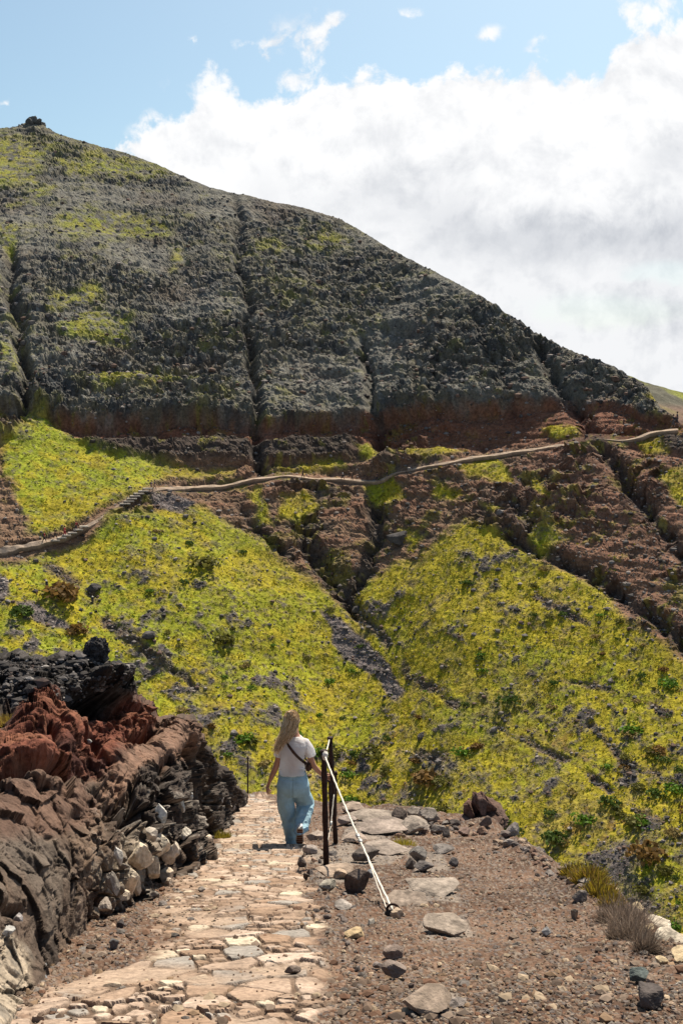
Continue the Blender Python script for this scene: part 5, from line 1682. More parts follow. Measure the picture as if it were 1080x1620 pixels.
def clump_bush(name, spots, cols, label, cat, seed, wid, curl, lean, n):
    """several overlapping clumps of stems, all one plant"""
    r = np.random.default_rng(seed)
    v, f, c = [], [], []
    g0_ = gfix(*spots[0][:2])
    for (x, y, w, h) in spots:
        g_ = gfix(x, y); s_ = g_.y / FPX
        rx, hh = w * s_, h * s_ * 1.55
        for k in range(n):
            a = r.uniform(0, 2 * math.pi); d = math.sqrt(r.uniform(0, 1))
            o0 = np.array(g_ - g0_) + [math.cos(a) * d * rx, math.sin(a) * d * rx * .8, -.01]
            ln = hh * r.uniform(.35, 1.15) * (1 - .45 * d)
            dirv = np.array([math.cos(a) * d * .8 + lean[0] + r.normal(0, .35), math.sin(a) * d * .7 + lean[1] + r.normal(0, .35), 1.0])
            dirv /= np.linalg.norm(dirv)
            b = r.uniform(0, math.pi); wx = np.array([math.cos(b), math.sin(b), 0]) * wid * r.uniform(.6, 1.4)
            col_ = arr(cols[int(r.integers(0, len(cols)))]) * r.uniform(.6, 1.3)
            bend = r.normal(0, curl, 3); i = len(v)
            for t in (0, .4, .75, 1.0):
                q = o0 + dirv * ln * t + bend * ln * t * t
                ww = wx * (1 - .75 * t)
                v += [q - ww, q + ww]; c += [col_, col_]
            for s in range(3):
                f.append((i + 2 * s, i + 2 * s + 1, i + 2 * s + 3, i + 2 * s + 2))
    o = link(name, mesh_from(name, np.array(v), np.array(f), np.array(c)), M_LEAF)
    o.location = g0_
    return tag(o, label, cat)


clump_bush('bush', [(930, 1424, 22, 22), (908, 1410, 18, 17), (950, 1432, 20, 24), (918, 1420, 14, 15), (966, 1440, 13, 20), (940, 1414, 16, 18)], [(.30, .22, .02), (.25, .20, .025), (.17, .115, .025), (.11, .085, .025), (.20, .12, .03)],
           'yellow green cushion bush on the rim right of the gravel', 'bush', 3, .006, .16, (0, 0), 900)
clump_bush('dry_bush', [(985, 1474, 20, 27), (964, 1458, 18, 22), (1003, 1494, 18, 27), (1018, 1514, 15, 22), (978, 1490, 16, 18), (996, 1466, 15, 22)], [(.21, .155, .12), (.15, .11, .085), (.10, .075, .06), (.26, .20, .155)],
           'dry grey brown bush hanging over the rim below the yellow one', 'bush', 4, .0020, .55, (.45, -.20), 1300)
for (x, y, w, h, sd_, cl, lb) in [(640, 1334, 22, 9, 8, [(.40, .32, .03), (.34, .30, .05)], 'small bright yellow plant in front of the rim boulders'), (352, 1320, 13, 9, 9, [(.34, .27, .03), (.20, .17, .03)], 'small yellow green plant at the left edge of the path'),
                                  (573, 1285, 8, 7, 10, [(.42, .32, .02), (.30, .22, .02)], 'little yellow plant on the rim behind the railing'), (716, 1282, 16, 9, 11, [(.20, .11, .09), (.15, .09, .07)], 'low reddish plant behind the rim boulders'),
                                  (630, 1324, 12, 6, 12, [(.17, .11, .06), (.2, .13, .08)], 'low brown plant above the bright yellow one')]:
    g_ = gfix(x, y + h * .6); s_ = g_.y / FPX
    grass_bush('plant', g_, w * s_, w * s_ * .8, h * s_ * 1.6, 420, cl, lb, 'plant', sd_, wid=.005, curl=.1)
q = o_pt(20, 1132)
grass_bush('plant', (q[0], q[1] - .1, q[2] - .03), .12, .1, .09, 420, [(.34, .26, .05), (.26, .17, .05)], 'yellowish plant on the black scree at the left edge', 'plant', 15, wid=.005, curl=.1)
# black scree on the slope over the red rock
rr2 = np.random.default_rng(9)
cs, ss, ccs = [], [], []
for k in range(1500):
    x = rr2.uniform(-60, 190); y = rr2.uniform(1040, 1125)
    if y > 1125 - max(0, (x - 40)) * 0.25: continue
    q = o_pt(x, y)
    cs.append((q[0], q[1] - .02, q[2])); ss.append(min(.012 + rr2.pareto(2.5) * .013, .07)); ccs.append(np.array([(.05, .045, .045), (.10, .09, .088), (.03, .027, .027), (.22, .20, .19), (.07, .05, .045)])[rr2.choice(5, p=[.35, .25, .25, .05, .1])])
tag(link('scree', scatter_mesh('scree', np.array(cs), [a[0] for a in gp], [a[1] for a in gp], np.array(ss), np.array(ccs), rr2), M_GRAV), 'black volcanic scree on top of the outcrop', None, kind='stuff')

# ------------------------------------------------------------------ railing posts and wire rope
M_IRON = mat_plain('rusty_iron', (0.045, 0.022, 0.018), 0.75, metal=0.3, noise=22.0, bump=(60.0, 0.002), dark=0.45)
M_ROPE = mat_plain('pale_rope', (0.62, 0.57, 0.50), 0.7, noise=60.0, bump=(160.0, 0.002), dark=0.75)
M_CLAMP = mat_plain('clamp_metal', (0.55, 0.52, 0.48), 0.45, metal=0.6, noise=30.0)


def tube(name, pts, rad, seg=10, mat=None, cap=True):
    pts = [Vector(p) for p in pts]
    bm = bmesh.new()
    rings = []
    for i, p in enumerate(pts):
        d = (pts[min(i + 1, len(pts) - 1)] - pts[max(i - 1, 0)]).normalized()
        a = d.orthogonal().normalized() if i == 0 else (a - d * a.dot(d)).normalized()
        b = d.cross(a)
        r_ = rad[i] if isinstance(rad, (list, tuple)) else rad
        rings.append([bm.verts.new(p + (a * math.cos(2 * math.pi * k / seg) + b * math.sin(2 * math.pi * k / seg)) * r_) for k in range(seg)])
    for i in range(len(rings) - 1):
        for k in range(seg):
            bm.faces.new((rings[i][k], rings[i][(k + 1) % seg], rings[i + 1][(k + 1) % seg], rings[i + 1][k]))
    if cap:
        bm.faces.new(list(reversed(rings[0]))); bm.faces.new(rings[-1])
    for f in bm.faces: f.smooth = True
    me_ = bpy.data.meshes.new(name)
    bm.to_mesh(me_); bm.free()
    if mat: me_.materials.append(mat)
    return me_


def iron_post(x0, y0, x1, y1, rad, label, Yoff=0.0, rust=True, group='iron posts of the railing'):
    """base (x0,y0), top (x1,y1) as seen"""
    b_ = gfix(x0, y0)
    Yb = b_.y
    top_ = V(x1, y1, Yb + Yoff)
    t = empty('railing_post', b_, label, 'post', group)
    L = top_ - b_
    n = 9
    pts = [L * (k / n) for k in range(n + 1)]
    pts[0] = L * -0.06
    link('pole', tube('pole', pts, [rad * (1 + .12 * math.sin(k * 2.1)) for k in range(n + 1)], 10, M_IRON), None, t)
    link('cap', tube('cap', [L * 0.985, L * 1.005], rad * 1.35, 10, M_IRON), None, t)
    link('eyelet', ring_mesh('eyelet', .024, .006, M_IRON), None, t).location = L * 0.965 + Vector((0, -rad - .012, 0))
    link('footing', tube('footing', [L * -0.02, L * 0.012], [rad * 2.6, rad * 1.6], 9, mat_plain('footing', (.16, .125, .10), .95, noise=30.0, bump=(40, .01))), None, t)
    return b_, top_


def ring_mesh(name, R, r, mat):
    pts = [Vector((math.cos(a) * R, 0, math.sin(a) * R)) for a in [2 * math.pi * k / 16 for k in range(17)]]
    return tube(name, pts, r, 6, mat, cap=False)


b1, t1 = iron_post(516, 1371, 512, 1188, .026, 'front iron railing post with the white rope knot at its top')
b2, t2 = iron_post(531, 1337, 522, 1167, .028, 'taller iron railing post just behind the front one')
b3, t3 = iron_post(523, 1316, 521, 1231, .017, 'short thin iron post half hidden between the two tall posts')
b4, t4 = iron_post(531, 1292, 531, 1221, .020, 'short iron post behind the taller one, lowest of the four')
b5, t5 = iron_post(392, 1257, 392, 1197, .016, 'single thin iron post left of the path crest', group=None)


def rope(pts, rad, label, knots=(), kr=1.9):
    base_ = Vector(pts[0])
    t = empty('rope', base_, label, 'rope')
    P_ = [Vector(p) - base_ for p in pts]
    n = max(12, int(sum((P_[i + 1] - P_[i]).length for i in range(len(P_) - 1)) / .05))
    L = []
    for i in range(len(P_) - 1):
        m_ = max(2, n // (len(P_) - 1))
        for k in range(m_): L.append(P_[i].lerp(P_[i + 1], k / m_))
    L.append(P_[-1])
    tot = len(L) - 1
    sag = .012 * (P_[-1] - P_[0]).length
    L = [p - Vector((0, 0, 4 * sag * (k / tot) * (1 - k / tot))) + Vector((.0015 * math.sin(k * 1.9), 0, .0015 * math.cos(k * 2.3))) for k, p in enumerate(L)]
    link('strand', tube('strand', L, rad, 8, M_ROPE), None, t)
    for q in knots:
        c = L[int(q * tot)]
        d = (L[min(int(q * tot) + 1, tot)] - L[max(int(q * tot) - 1, 0)]).normalized()
        link('clamp', tube('clamp', [c - d * .03, c - d * .015, c + d * .015, c + d * .03], [rad * 1.2, rad * kr, rad * kr, rad * 1.2], 9, M_CLAMP), None, t)
    return L


anc = gfix(621, 1444)
knot = t1 + Vector((0.01, -0.03, -0.035))
rope([knot, anc + Vector((0, 0, .02))], .0080, 'long pale guy rope running from the front post down to the anchor', (.60, .635), 2.1)
kn = stone('knot', knot, (.030, .030, .042), 5, (.70, .66, .60), 'white rope knot wound round the top of the front post', 'knot', sub=3, planes=18, rough=.12, round_=.6)
rope([t1 + Vector((0, -.03, -.02)), t2 + Vector((-.01, -.02, -.02))], .007, 'short pale rope between the tops of the two tall posts')
mid2 = b2.lerp(t2, .48)
rope([mid2 + Vector((.01, -.04, 0)), Vector(V(523, 1307, b2.y - .35))], .0065, 'short pale rope slanting down between the two tall posts', (.97,), 2.4)
rope([Vector(V(523, 1307, b2.y - .35)), gfix(514, 1352)], .0035, 'thin wire running on down from the slanting rope')
rope([anc.lerp(t1, .28) + Vector((-.004, 0, -.01)), anc + Vector((-.035, .02, .02))], .004, 'second strand doubling the lower end of the guy rope')
ar_ = empty('rope_anchor', anc, 'dark iron anchor ring at the lower end of the guy rope', 'anchor')
link('ring', ring_mesh('ring', .035, .008, M_IRON), None, ar_).location = (0, 0, .025)
v, f = rock_verts(91, (.05, .045, .03), 3, 10, .08)
link('base_block', mesh_from('base_block', v, f, rock_col(v, 3, (.035, .03, .028))), M_STONE, ar_)

# ------------------------------------------------------------------ the woman walking down the path
from mathutils.bvhtree import BVHTree
WY = 11.5
W0 = gfix(464, 1337)
W0 = Vector((W0.x, WY, gh(W0.x, WY)))
_foot = V(464, 1335.5, WY)
WOFF = W0.z - _foot.z                     # the small difference between the seen foot and the stone it stands on


def wj(px, py, dy=0.0):
    p = V(px, py, WY + dy)
    return Vector((p.x - W0.x, p.y - W0.y, p.z + WOFF - W0.z))


PXM = (WY * CT + 5 * ST) / FPX             # metres per photo pixel there
woman = empty('person', W0, 'woman with long blonde hair, white t-shirt and light blue jeans walking away down the path', 'person')


def ring_loft(bm, rings, seg=28, power=2.3, cap=True):
    rs = []
    for (c, rx, ry, ax, ay) in rings:
        row = []
        for k in range(seg):
            a = 2 * math.pi * k / seg
            ca, sa = math.cos(a), math.sin(a)
            u = math.copysign(abs(ca) ** (2 / power), ca) * rx
            w = math.copysign(abs(sa) ** (2 / power), sa) * ry
            row.append(bm.verts.new(c + ax * u + ay * w))
        rs.append(row)
    for i in range(len(rs) - 1):
        for k in range(seg):
            bm.faces.new((rs[i][k], rs[i][(k + 1) % seg], rs[i + 1][(k + 1) % seg], rs[i + 1][k]))
    if cap:
        bm.faces.new(list(reversed(rs[0]))); bm.faces.new(rs[-1])


EX, EY, EZ = Vector((1, 0, 0)), Vector((0, 1, 0)), Vector((0, 0, 1))


def hring(px0, px1, py, dy, ry):
    a, b = wj(px0, py, dy), wj(px1, py, dy)
    return ((a + b) / 2, (b - a).length / 2, ry, EX, EY)


def tube_rings(pts, rads):
    out = []
    pts = [Vector(p) for p in pts]
    for i, p in enumerate(pts):
        d = (pts[min(i + 1, len(pts) - 1)] - pts[max(i - 1, 0)]).normalized()
        ax = EY.cross(d)
        ax = ax.normalized() if ax.length > .1 else EX.copy()
        ay = d.cross(ax).normalized()
        r_ = rads[i]
        rx, ry = r_ if isinstance(r_, tuple) else (r_, r_)
        out.append((p, rx, ry, ax, ay))
    return out


def voxel(bm, size, smooth_it=6):
    bmesh.ops.recalc_face_normals(bm, faces=bm.faces[:])
    me_ = bpy.data.meshes.new('tmp'); bm.to_mesh(me_); bm.free()
    o = bpy.data.objects.new('tmp', me_); COL.objects.link(o)
    r_ = o.modifiers.new('r', 'REMESH'); r_.mode = 'VOXEL'; r_.voxel_size = size; r_.use_smooth_shade = True
    if smooth_it:
        s_ = o.modifiers.new('s', 'SMOOTH'); s_.factor = .5; s_.iterations = smooth_it
    dg = bpy.context.evaluated_depsgraph_get()
    out = bpy.data.meshes.new_from_object(o.evaluated_get(dg))
    bpy.data.objects.remove(o); bpy.data.meshes.remove(me_)
    return out


def me_co(me_):
    a = np.empty(len(me_.vertices) * 3, np.float32); me_.vertices.foreach_get('co', a)
    return a.reshape(-1, 3)


def me_no(me_):
    return np.array([v.normal[:] for v in me_.vertices], np.float32)


def set_co(me_, a):
    me_.vertices.foreach_set('co', np.ascontiguousarray(a, np.float32).ravel()); me_.update()


# jeans
bm = bmesh.new()
ring_loft(bm, [hring(442, 482.5, 1219, 0, .105), hring(441, 484, 1223, 0, .112), hring(439.5, 487, 1231, -.012, .125), hring(438.5, 489.5, 1240, -.02, .138), hring(438.5, 489.5, 1248, -.015, .135), hring(439, 489.5, 1254, 0, .12)], 40)
ring_loft(bm, [hring(438.5, 464.5, 1243, -.005, .125), hring(438.3, 464.5, 1254, 0, .118), hring(438.5, 465, 1265, .01, .110), hring(440.5, 466, 1276, .02, .108), hring(443.5, 467, 1288, .03, .110), hring(447.5, 468, 1300, .03, .112),
               hring(450.5, 469.5, 1312, .025, .116), hring(452.5, 472.5, 1323, .02, .122), hring(453.5, 475, 1331, .02, .128), hring(454.5, 476, 1334.5, .02, .128)], 32)
ring_loft(bm, [hring(463.5, 489.5, 1243, -.005, .125), hring(464, 490, 1252, .02, .12), hring(466, 493.5, 1260, .06, .115), hring(467.5, 496.5, 1267, .10, .115)] +
          [hring(468.5, 496.5, 1272, .04, .105), hring(469, 495, 1281, -.02, .10), hring(468, 492, 1291, -.09, .10), hring(467, 489.5, 1301, -.16, .10), hring(466, 487, 1309, -.22, .105), hring(466.5, 484.5, 1313, -.25, .105)], 32)
jm = voxel(bm, .0085, 5)
co = me_co(jm); no = me_no(jm)
zz = co[:, 2]
fold = fbm(co * [1, 1, .45], .085, 4, .55, 13.0, ridged=True) * .0085 + fbm(co * [1, 1, 1.6], .12, 3, .5, 23.0) * .008
low = smooth(.75 - zz, 0, .5)
fold = fold * (.55 + 1.5 * low) + fbm(co * [.6, 1, 2.8], .11, 3, .5, 33.0) * .009 * low
# seams: the centre back seam and the yoke
sx0 = wj(463, 1235).x
fold -= .012 * np.exp(-((co[:, 0] - sx0) / .008) ** 2) * (co[:, 1] < 0) * smooth(zz, .60, .68) * smooth(.92 - zz, 0, .05)
fold -= .006 * np.exp(-((zz - (.862 - .35 * np.abs(co[:, 0] - sx0) * -1 * .2)) / .005) ** 2) * (co[:, 1] < 0)
set_co(jm, co + no * fold[:, None])
jm.name = 'jeans'
M_JEAN = mat_plain('denim', (0.36, 0.55, 0.66), 0.85, noise=7.0, bump=(260.0, .0015), dark=0.82, trans=.16)
jm.materials.clear(); jm.materials.append(M_JEAN)
jeans = link('jeans', jm, None, woman)
wb = bmesh.new()
ring_loft(wb, [hring(441.8, 483, 1217.5, 0, .112), hring(441.2, 484, 1222.5, 0, .119)], 40)
for k_, (x0, x1) in enumerate(((447, 459), (468, 480))):
    pass
wm = bpy.data.meshes.new('waistband'); wb.to_mesh(wm); wb.free(); wm.materials.append(M_JEAN)
for p in wm.polygons: p.use_smooth = True
link('waistband', wm, None, jeans)
bvh_j = BVHTree.FromPolygons([v.co[:] for v in jm.vertices], [p.vertices[:] for p in jm.polygons])


def on_back(bvh, px, py, lift):
    q = wj(px, py, -1.0)
    d = wj(px, py, 1.0) - q
    d.normalize()
    hit = bvh.ray_cast(q, d)
    if hit[0] is None:
        return wj(px, py, -.12)
    return hit[0] - d * lift


def patch(name, poly, bvh, lift, mat, parent, n=8, thick=.004):
    """a small quad patch laid over the clothes, poly = 4 photo corners"""
    v, f = [], []
    P_ = [np.array(q, float) for q in poly]
    for i in range(n + 1):
        for j in range(n + 1):
            s, t = i / n, j / n
            q = (P_[0] * (1 - s) + P_[1] * s) * (1 - t) + (P_[3] * (1 - s) + P_[2] * s) * t
            v.append(on_back(bvh, q[0], q[1], lift)[:])
    for i in range(n):
        for j in range(n):
            a = i * (n + 1) + j
            f.append((a, a + 1, a + n + 2, a + n + 1))
    m_ = bpy.data.meshes.new(name); m_.from_pydata(v, [], f); m_.materials.append(mat)
    o = bpy.data.objects.new(name, m_); COL.objects.link(o)
    md = o.modifiers.new('t', 'SOLIDIFY'); md.thickness = thick; md.offset = 0
    dg = bpy.context.evaluated_depsgraph_get()
    nm = bpy.data.meshes.new_from_object(o.evaluated_get(dg)); bpy.data.objects.remove(o)
    nm.name = name
    return link(name, nm, None, parent)


for poly in (((446, 1229), (459, 1230), (458.5, 1242), (447, 1241)), ((468, 1230), (481, 1229), (480, 1241), (468.5, 1242))):
    patch('pocket', poly, bvh_j, .004, M_JEAN, jeans)

# t-shirt
bm = bmesh.new()
ring_loft(bm, [hring(441, 483, 1221, 0, .128), hring(441.5, 482.5, 1216, 0, .126), hring(443, 480.5, 1205, -.005, .118), hring(444, 481.5, 1193, -.01, .122), hring(444, 485, 1183, -.01, .125), hring(444.5, 486.5, 1176, -.005, .115),
               hring(448, 484.5, 1170, .005, .095), hring(456, 479, 1165.5, .012, .075), hring(460, 475.5, 1162.5, .02, .062)], 40, 2.4)
ring_loft(bm, tube_rings([wj(476, 1172, .01), wj(482, 1174, .005), wj(487, 1182, .0), wj(491, 1190, -.005), wj(492, 1194, -.005)], [.055, .062, .063, .060, .060]), 24, 2)
ring_loft(bm, tube_rings([wj(454, 1172, .01), wj(449, 1175, .005), wj(444.5, 1183, .0), wj(441, 1191, .0), wj(440, 1195, .0)], [.055, .060, .060, .057, .056]), 24, 2)
sm_ = voxel(bm, .0075, 5)
co = me_co(sm_); no = me_no(sm_)
fold = fbm(co * [1, 1, 1.0], .11, 4, .55, 43.0, ridged=True) * .006 + fbm((co + (co[:, [2, 2, 0]] * .6)) * [1, 1, .5], .05, 3, .5, 53.0) * .004
fold += .006 * np.sin((co[:, 2] + co[:, 0] * .8) * 70 + fbm(co, .1, 2) * 4) * smooth(1.02 - co[:, 2], 0, .1) * smooth(np.abs(co[:, 0] - wj(462, 1200).x), .0, .15)
set_co(sm_, co + no * fold[:, None])
sm_.name = 't_shirt'; sm_.materials.clear()
M_TEE = mat_plain('white_cotton', (0.90, 0.94, 0.98), 0.9, noise=None, bump=(220.0, .0012), trans=.62)
sm_.materials.append(M_TEE)
tee = link('t_shirt', sm_, None, woman)
patch('care_label', ((473, 1214.5), (482, 1213), (482.5, 1223.5), (473.5, 1224.5)), bvh_j, .012, M_TEE, jeans)

# body: one skin over the joints, fingers grown from the palms
J = []
E = []
R_ = []


def jn(p, r, parent=None):
    J.append(tuple(p)); R_.append(r if isinstance(r, tuple) else (r, r))
    if parent is not None: E.append((parent, len(J) - 1))
    return len(J) - 1


pel = jn(wj(463, 1240, 0), (.13, .10))
wst = jn(wj(463, 1214, 0), (.115, .09), pel)
cht = jn(wj(465, 1190, .0), (.13, .10), wst)
shl = jn(wj(466, 1174, .01), (.10, .07), cht)
nk = jn(wj(467, 1163, .02), (.052, .052), shl)
nk2 = jn(wj(465.5, 1156, .03), (.050, .052), nk)
h1_ = jn(wj(463, 1147, .045), (.075, .085), nk2)
h2_ = jn(wj(461.5, 1136, .04), (.082, .095), h1_)
h3_ = jn(wj(460.5, 1130, .035), (.065, .075), h2_)


def hand(wrist_i, wrist, palm, fdir, side, curl, up):
    """palm plus thumb and four unequal bent fingers"""
    fdir = fdir.normalized(); side = side.normalized(); up = up.normalized()
    pc = jn(palm, (.028, .017), wrist_i)
    Ls = [.072, .080, .075, .060]
    for k in range(4):
        o_ = (k - 1.5) * .019
        r0 = palm + fdir * .035 + side * o_
        a = jn(r0, .0098, pc)
        d = fdir.copy()
        q = r0
        for s in range(3):
            d = (d * math.cos(curl[k]) + up * math.sin(curl[k])).normalized()
            q = q + d * Ls[k] * (.45, .30, .25)[s]
            a = jn(q, (.0092, .0085, .0072)[s], a)
    tb = palm + side * -.026 - fdir * .015
    a = jn(tb, .012, pc)
    q = tb + (side * -.55 + fdir * .75 + up * .3).normalized() * .034
    a = jn(q, .0105, a)
    q = q + (side * -.15 + fdir * .8 + up * .55).normalized() * .028
    jn(q, .0088, a)


# left arm hangs
sL = jn(wj(449, 1174, .005), .058, shl)
eL0 = jn(wj(442, 1192, .0), .047, sL)
eL = jn(wj(437.5, 1210, -.01), .038, eL0)
fL = jn(wj(431.5, 1223, .01), .037, eL)
wL = wj(426, 1236, .04)
wLi = jn(wL, (.024, .022), fL)
hL = wj(423.5, 1242, .055)
hand(wLi, wL, hL, wj(423, 1252, .06) - wj(424, 1240, .055), Vector((.35, .9, 0)), (.25, .35, .45, .5), Vector((1, .1, .1)))
# right arm reaches to the post
sR = jn(wj(482, 1174, .005), .058, shl)
eR0 = jn(wj(489.5, 1192, .0), .047, sR)
eR = jn(wj(495, 1209, -.01), .039, eR0)
fR = jn(wj(502, 1217, .04), .037, eR)
wR = wj(511, 1224.5, .11)
wRi = jn(wR, (.024, .022), fR)
hR = wj(516, 1227.5, .15)
hand(wRi, wR, hR, wj(522, 1229, .19) - hR, Vector((0, .25, -1)), (.35, .5, .55, .6), Vector((.35, -.85, 0)))
# legs inside the jeans
for (kn_, an_, ft_, hp_) in (((454, 1286, .06), (463, 1328, .03), (463, 1333, .12), (452, 1245, 0)), ((483, 1272, .10), (475, 1310, -.26), (474, 1324, -.22), (475, 1245, 0))):
    a = jn(wj(*hp_), .082, pel)
    a = jn(wj(*kn_), .055, a)
    a = jn(wj(*an_), .038, a)
    jn(wj(*ft_), .032, a)
body_m = skin_mesh('body', J, E, R_, 1, M_SKIN)
body = link('body', body_m, None, woman)
# face and ears, turned away from us
hd = wj(461.5, 1137, .04)
fb = bmesh.new()
M_FACE = M_SKIN


def blob_mesh(name, c, s, mat, parent, sub=3, rot=None):
    v, f = ICO[sub]
    q = v * np.array(s)
    if rot is not None: q = q @ np.array(rot.to_3x3()).T
    return link(name, mesh_from(name, q + np.array(c), f, None, True), mat, parent)


fb.free()
blob_mesh('nose', hd + Vector((0, .105, -.02)), (.014, .022, .022), M_SKIN, woman)
for sgn in (-1, 1):
    blob_mesh('ear', hd + Vector((sgn * .078, .005, -.015)), (.012, .022, .032), M_SKIN, woman)
    blob_mesh('eye', hd + Vector((sgn * .032, .088, .012)), (.013, .010, .010), mat_plain('eye', (.05, .04, .04), .2), woman, 2)
blob_mesh('mouth', hd + Vector((0, .094, -.058)), (.026, .010, .009), mat_plain('lips', (.45, .14, .12), .5), woman, 2)

# hair: a cap and a fall of strands blown to the left
M_HAIR = mat_earth('hair', bumps=(), var=((60.0, .18),), rough=.5, spec=.4, trans=.42)
hr = np.random.default_rng(21)
v, f = ICO[4]
cap_v = v * [.092, .105, .108] + np.array(hd + Vector((0, -.012, .018)))
kf = (v[f].mean(axis=1)[:, 1] < .45) | (v[f].mean(axis=1)[:, 2] > .35)
hcol = lambda: np.array([(.62, .43, .24), (.46, .29, .14), (.74, .56, .34), (.85, .70, .48), (.24, .14, .07)])[hr.choice(5, p=[.3, .25, .22, .13, .10])] * hr.uniform(.85, 1.15)
SV, SF, SCc = [cap_v], [np.stack([f[kf][:, 0], f[kf][:, 1], f[kf][:, 2], f[kf][:, 2]], -1)], [np.repeat([[.42, .28, .15]], len(v), 0)]
base_i = len(v)


def strand(pts, w, col):
    global base_i
    n = len(pts)
    pts = np.array(pts)
    b = hr.uniform(-.5, .5)
    wx = np.array([math.cos(b), math.sin(b), 0.0])
    vv_ = []
    for k in range(n):
        t = k / (n - 1)
        ww = w * (1 - .75 * t ** 2)
        vv_ += [pts[k] - wx * ww, pts[k] + np.array([0, -ww * .8, 0]), pts[k] + wx * ww]
    ff = []
    for k in range(n - 1):
        i = base_i + 3 * k
        ff += [(i, i + 1, i + 4, i + 3), (i + 1, i + 2, i + 5, i + 4)]
    SV.append(np.array(vv_)); SF.append(np.array(ff)); SCc.append(np.repeat(np.array(col)[None], 3 * n, 0))
    base_i += 3 * n


hc_ = np.array(hd + Vector((0, -.012, .018)))
for k in range(950):
    a = hr.uniform(-math.pi, math.pi)
    el = hr.uniform(-.1, 1.35)
    d = np.array([math.cos(el) * math.sin(a), -abs(math.cos(el) * math.cos(a)) * (1 if hr.uniform() < .8 else -.4), math.sin(el)])
    root = hc_ + d * [.096, .110, .112]
    s = (d[0] + 1) / 2                                   # 0 = left side of the head, 1 = right
    q = hr.uniform(0, 1)
    fr = .65 * s + .35 * q
    # ends: left tips are longest and blown out, the right side stops at the nape
    endx = np.interp(fr, [0, .35, .7, 1], [434, 438, 446, 463]) + hr.normal(0, 2.0)
    endy = np.interp(fr, [0, .35, .7, 1], [1190, 1183, 1171, 1163]) + hr.normal(0, 4)
    if hr.uniform() < .05: endx -= hr.uniform(2, 7); endy += hr.uniform(-12, 4)
    end = np.array(wj(endx, endy, -.15 + hr.normal(0, .02)))
    m1_ = hc_ + np.array([d[0] * .100, -.055 - .07 * abs(d[1]) + hr.normal(0, .012), -.055])
    m2_ = end * .5 + m1_ * .5 + np.array([hr.normal(0, .012) + .008, -.012 + hr.normal(0, .01), 0])
    pts_ = []
    for t in np.linspace(0, 1, 11):
        c0, c1, c2, c3 = (1 - t) ** 3, 3 * t * (1 - t) ** 2, 3 * t * t * (1 - t), t ** 3
        pts_.append(root * c0 + m1_ * c1 + m2_ * c2 + end * c3 + np.array([math.sin(t * 11 + (k % 5) * .8) * .016, math.cos(t * 9 + (k % 7)) * .010, 0]) * t)
    strand(pts_, hr.uniform(.0028, .0055), hcol())
# the tied twist at the crown, with loose ends standing up
for k in range(160):
    a = hr.uniform(0, 6.28)
    c0 = hc_ + np.array([-.012, -.055, .098])
    p0 = c0 + np.array([math.cos(a) * .034, math.sin(a) * .022, 0])
    p1 = c0 + np.array([math.cos(a) * .030 * hr.uniform(.6, 1.3), math.sin(a) * .02, .022 + hr.uniform(0, .016)])
    p2 = c0 + np.array([math.cos(a + 1.5) * .03, -.03 + math.sin(a + 1.5) * .015, -.03 - hr.uniform(0, .05)])
    pts_ = [p0 * (1 - t) ** 2 + p1 * 2 * t * (1 - t) * 1.0 + p2 * t * t for t in np.linspace(0, 1, 7)]
    strand(pts_, .004, hcol() * 1.15)
hm_ = mesh_from('hair', np.concatenate(SV), np.concatenate(SF), np.concatenate(SCc), True)
link('hair', hm_, M_HAIR, woman)


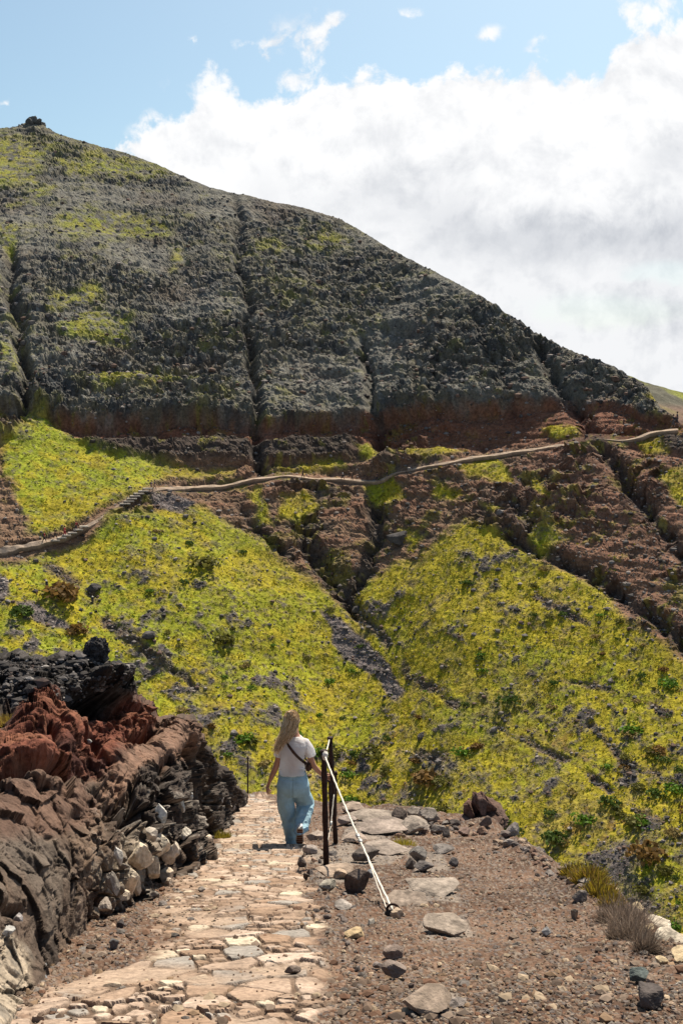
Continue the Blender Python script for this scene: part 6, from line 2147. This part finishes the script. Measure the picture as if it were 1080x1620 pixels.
# shoes
def shoe(pos, heel_dir, up_dir, label=None):
    """heel_dir: from heel to toe, up_dir: out of the top of the foot"""
    fwd = heel_dir.normalized(); up = (up_dir - fwd * up_dir.dot(fwd)).normalized(); side = fwd.cross(up)
    mt = Matrix((side, fwd, up)).transposed().to_4x4(); mt.translation = pos
    prof_ = [(0, .030), (.03, .038), (.08, .036), (.14, .040), (.19, .046), (.23, .042), (.26, .026)]
    bm = bmesh.new()
    ring_loft(bm, [(Vector((0, y, .045 + (0 if y < .12 else -.010))), w * .92, (.040 if y < .12 else .030), EX, EZ) for y, w in prof_], 20, 2.4)
    me_ = bpy.data.meshes.new('upper'); bmesh.ops.recalc_face_normals(bm, faces=bm.faces[:]); bm.to_mesh(me_); bm.free()
    me_.transform(mt)
    for p in me_.polygons: p.use_smooth = True
    up_ = link('shoe', me_, mat_plain('shoe_upper', (.62, .60, .58), .8, bump=(90, .002)), woman)
    bm = bmesh.new()
    ring_loft(bm, [(Vector((0, y, .010)), w * 1.08, .013, EX, EZ) for y, w in [(-.008, .022)] + prof_ + [(.268, .016)]], 20, 3.5)
    me_ = bpy.data.meshes.new('sole'); bmesh.ops.recalc_face_normals(bm, faces=bm.faces[:]); bm.to_mesh(me_); bm.free(); me_.transform(mt)
    link('sole', me_, mat_plain('shoe_sole', (.50, .44, .38), .8), up_)
    bm = bmesh.new()
    for k in range(7):
        y = .02 + k * .034; w = np.interp(y, [p[0] for p in prof_], [p[1] for p in prof_]) * .82
        ring_loft(bm, [(Vector((0, y - .011, -.006)), w, .004, EX, EZ), (Vector((0, y + .011, -.006)), w, .004, EX, EZ)], 12, 3)
    me_ = bpy.data.meshes.new('tread'); bmesh.ops.recalc_face_normals(bm, faces=bm.faces[:]); bm.to_mesh(me_); bm.free(); me_.transform(mt)
    link('tread', me_, mat_plain('shoe_tread', (.17, .065, .035), .8, noise=30.0), up_)


shoe(wj(474.5, 1309.5, -.355), (wj(474, 1331, -.27) - wj(474.5, 1309.5, -.355)), Vector((0, .9, .35)))
shoe(Vector((wj(465, 1334, 0).x, -.03, 0.004)), Vector((.05, 1, -.30)), Vector((0, .30, 1)))

# cross-body bag: its strap over the back, the pouch at her right hip
bvh_s = BVHTree.FromPolygons([v.co[:] for v in sm_.vertices], [p.vertices[:] for p in sm_.polygons])
bag = empty('crossbody_bag', W0, 'small brown crossbody bag on a dark strap over the woman\'s back', 'bag')
M_BAG = mat_plain('brown_leather', (.055, .026, .018), .5, noise=40.0, bump=(120, .002))
pl_ = [(449, 1168), (452, 1172), (456, 1177.5), (460, 1183), (465, 1189.5), (470, 1195), (475, 1199.5), (480, 1203.5), (483.5, 1206)]
pts_ = [on_back(bvh_s, x, y, .008) for x, y in pl_]
front = [wj(486, 1207, -.02), wj(486, 1203, .08), wj(478, 1190, .15), wj(462, 1175, .13), wj(453, 1166, .06), wj(450, 1165, -.01)]
loop = pts_ + front + [pts_[0]]
v_, f_ = [], []
for i, p in enumerate(loop):
    d = (loop[min(i + 1, len(loop) - 1)] - loop[max(i - 1, 0)]).normalized()
    out_ = Vector((p.x - wj(464, 1190).x, p.y, 0)).normalized()
    wv_ = d.cross(out_).normalized() * .016
    for q in (p - wv_ - out_ * .003, p + wv_ - out_ * .003, p + wv_ + out_ * .003, p - wv_ + out_ * .003): v_.append(q[:])
for i in range(len(loop) - 1):
    for k in range(4):
        a = 4 * i + k; b = 4 * i + (k + 1) % 4
        f_.append((a, b, b + 4, a + 4))
m_ = bpy.data.meshes.new('strap'); m_.from_pydata(v_, [], f_); m_.materials.append(M_BAG)
link('strap', m_, None, bag)
pm = box_mesh('pouch', .075, .16, .11, .02, M_BAG)
o = link('pouch', pm, None, bag); o.location = wj(487.5, 1209, .02); o.rotation_euler = (0, .25, .2)
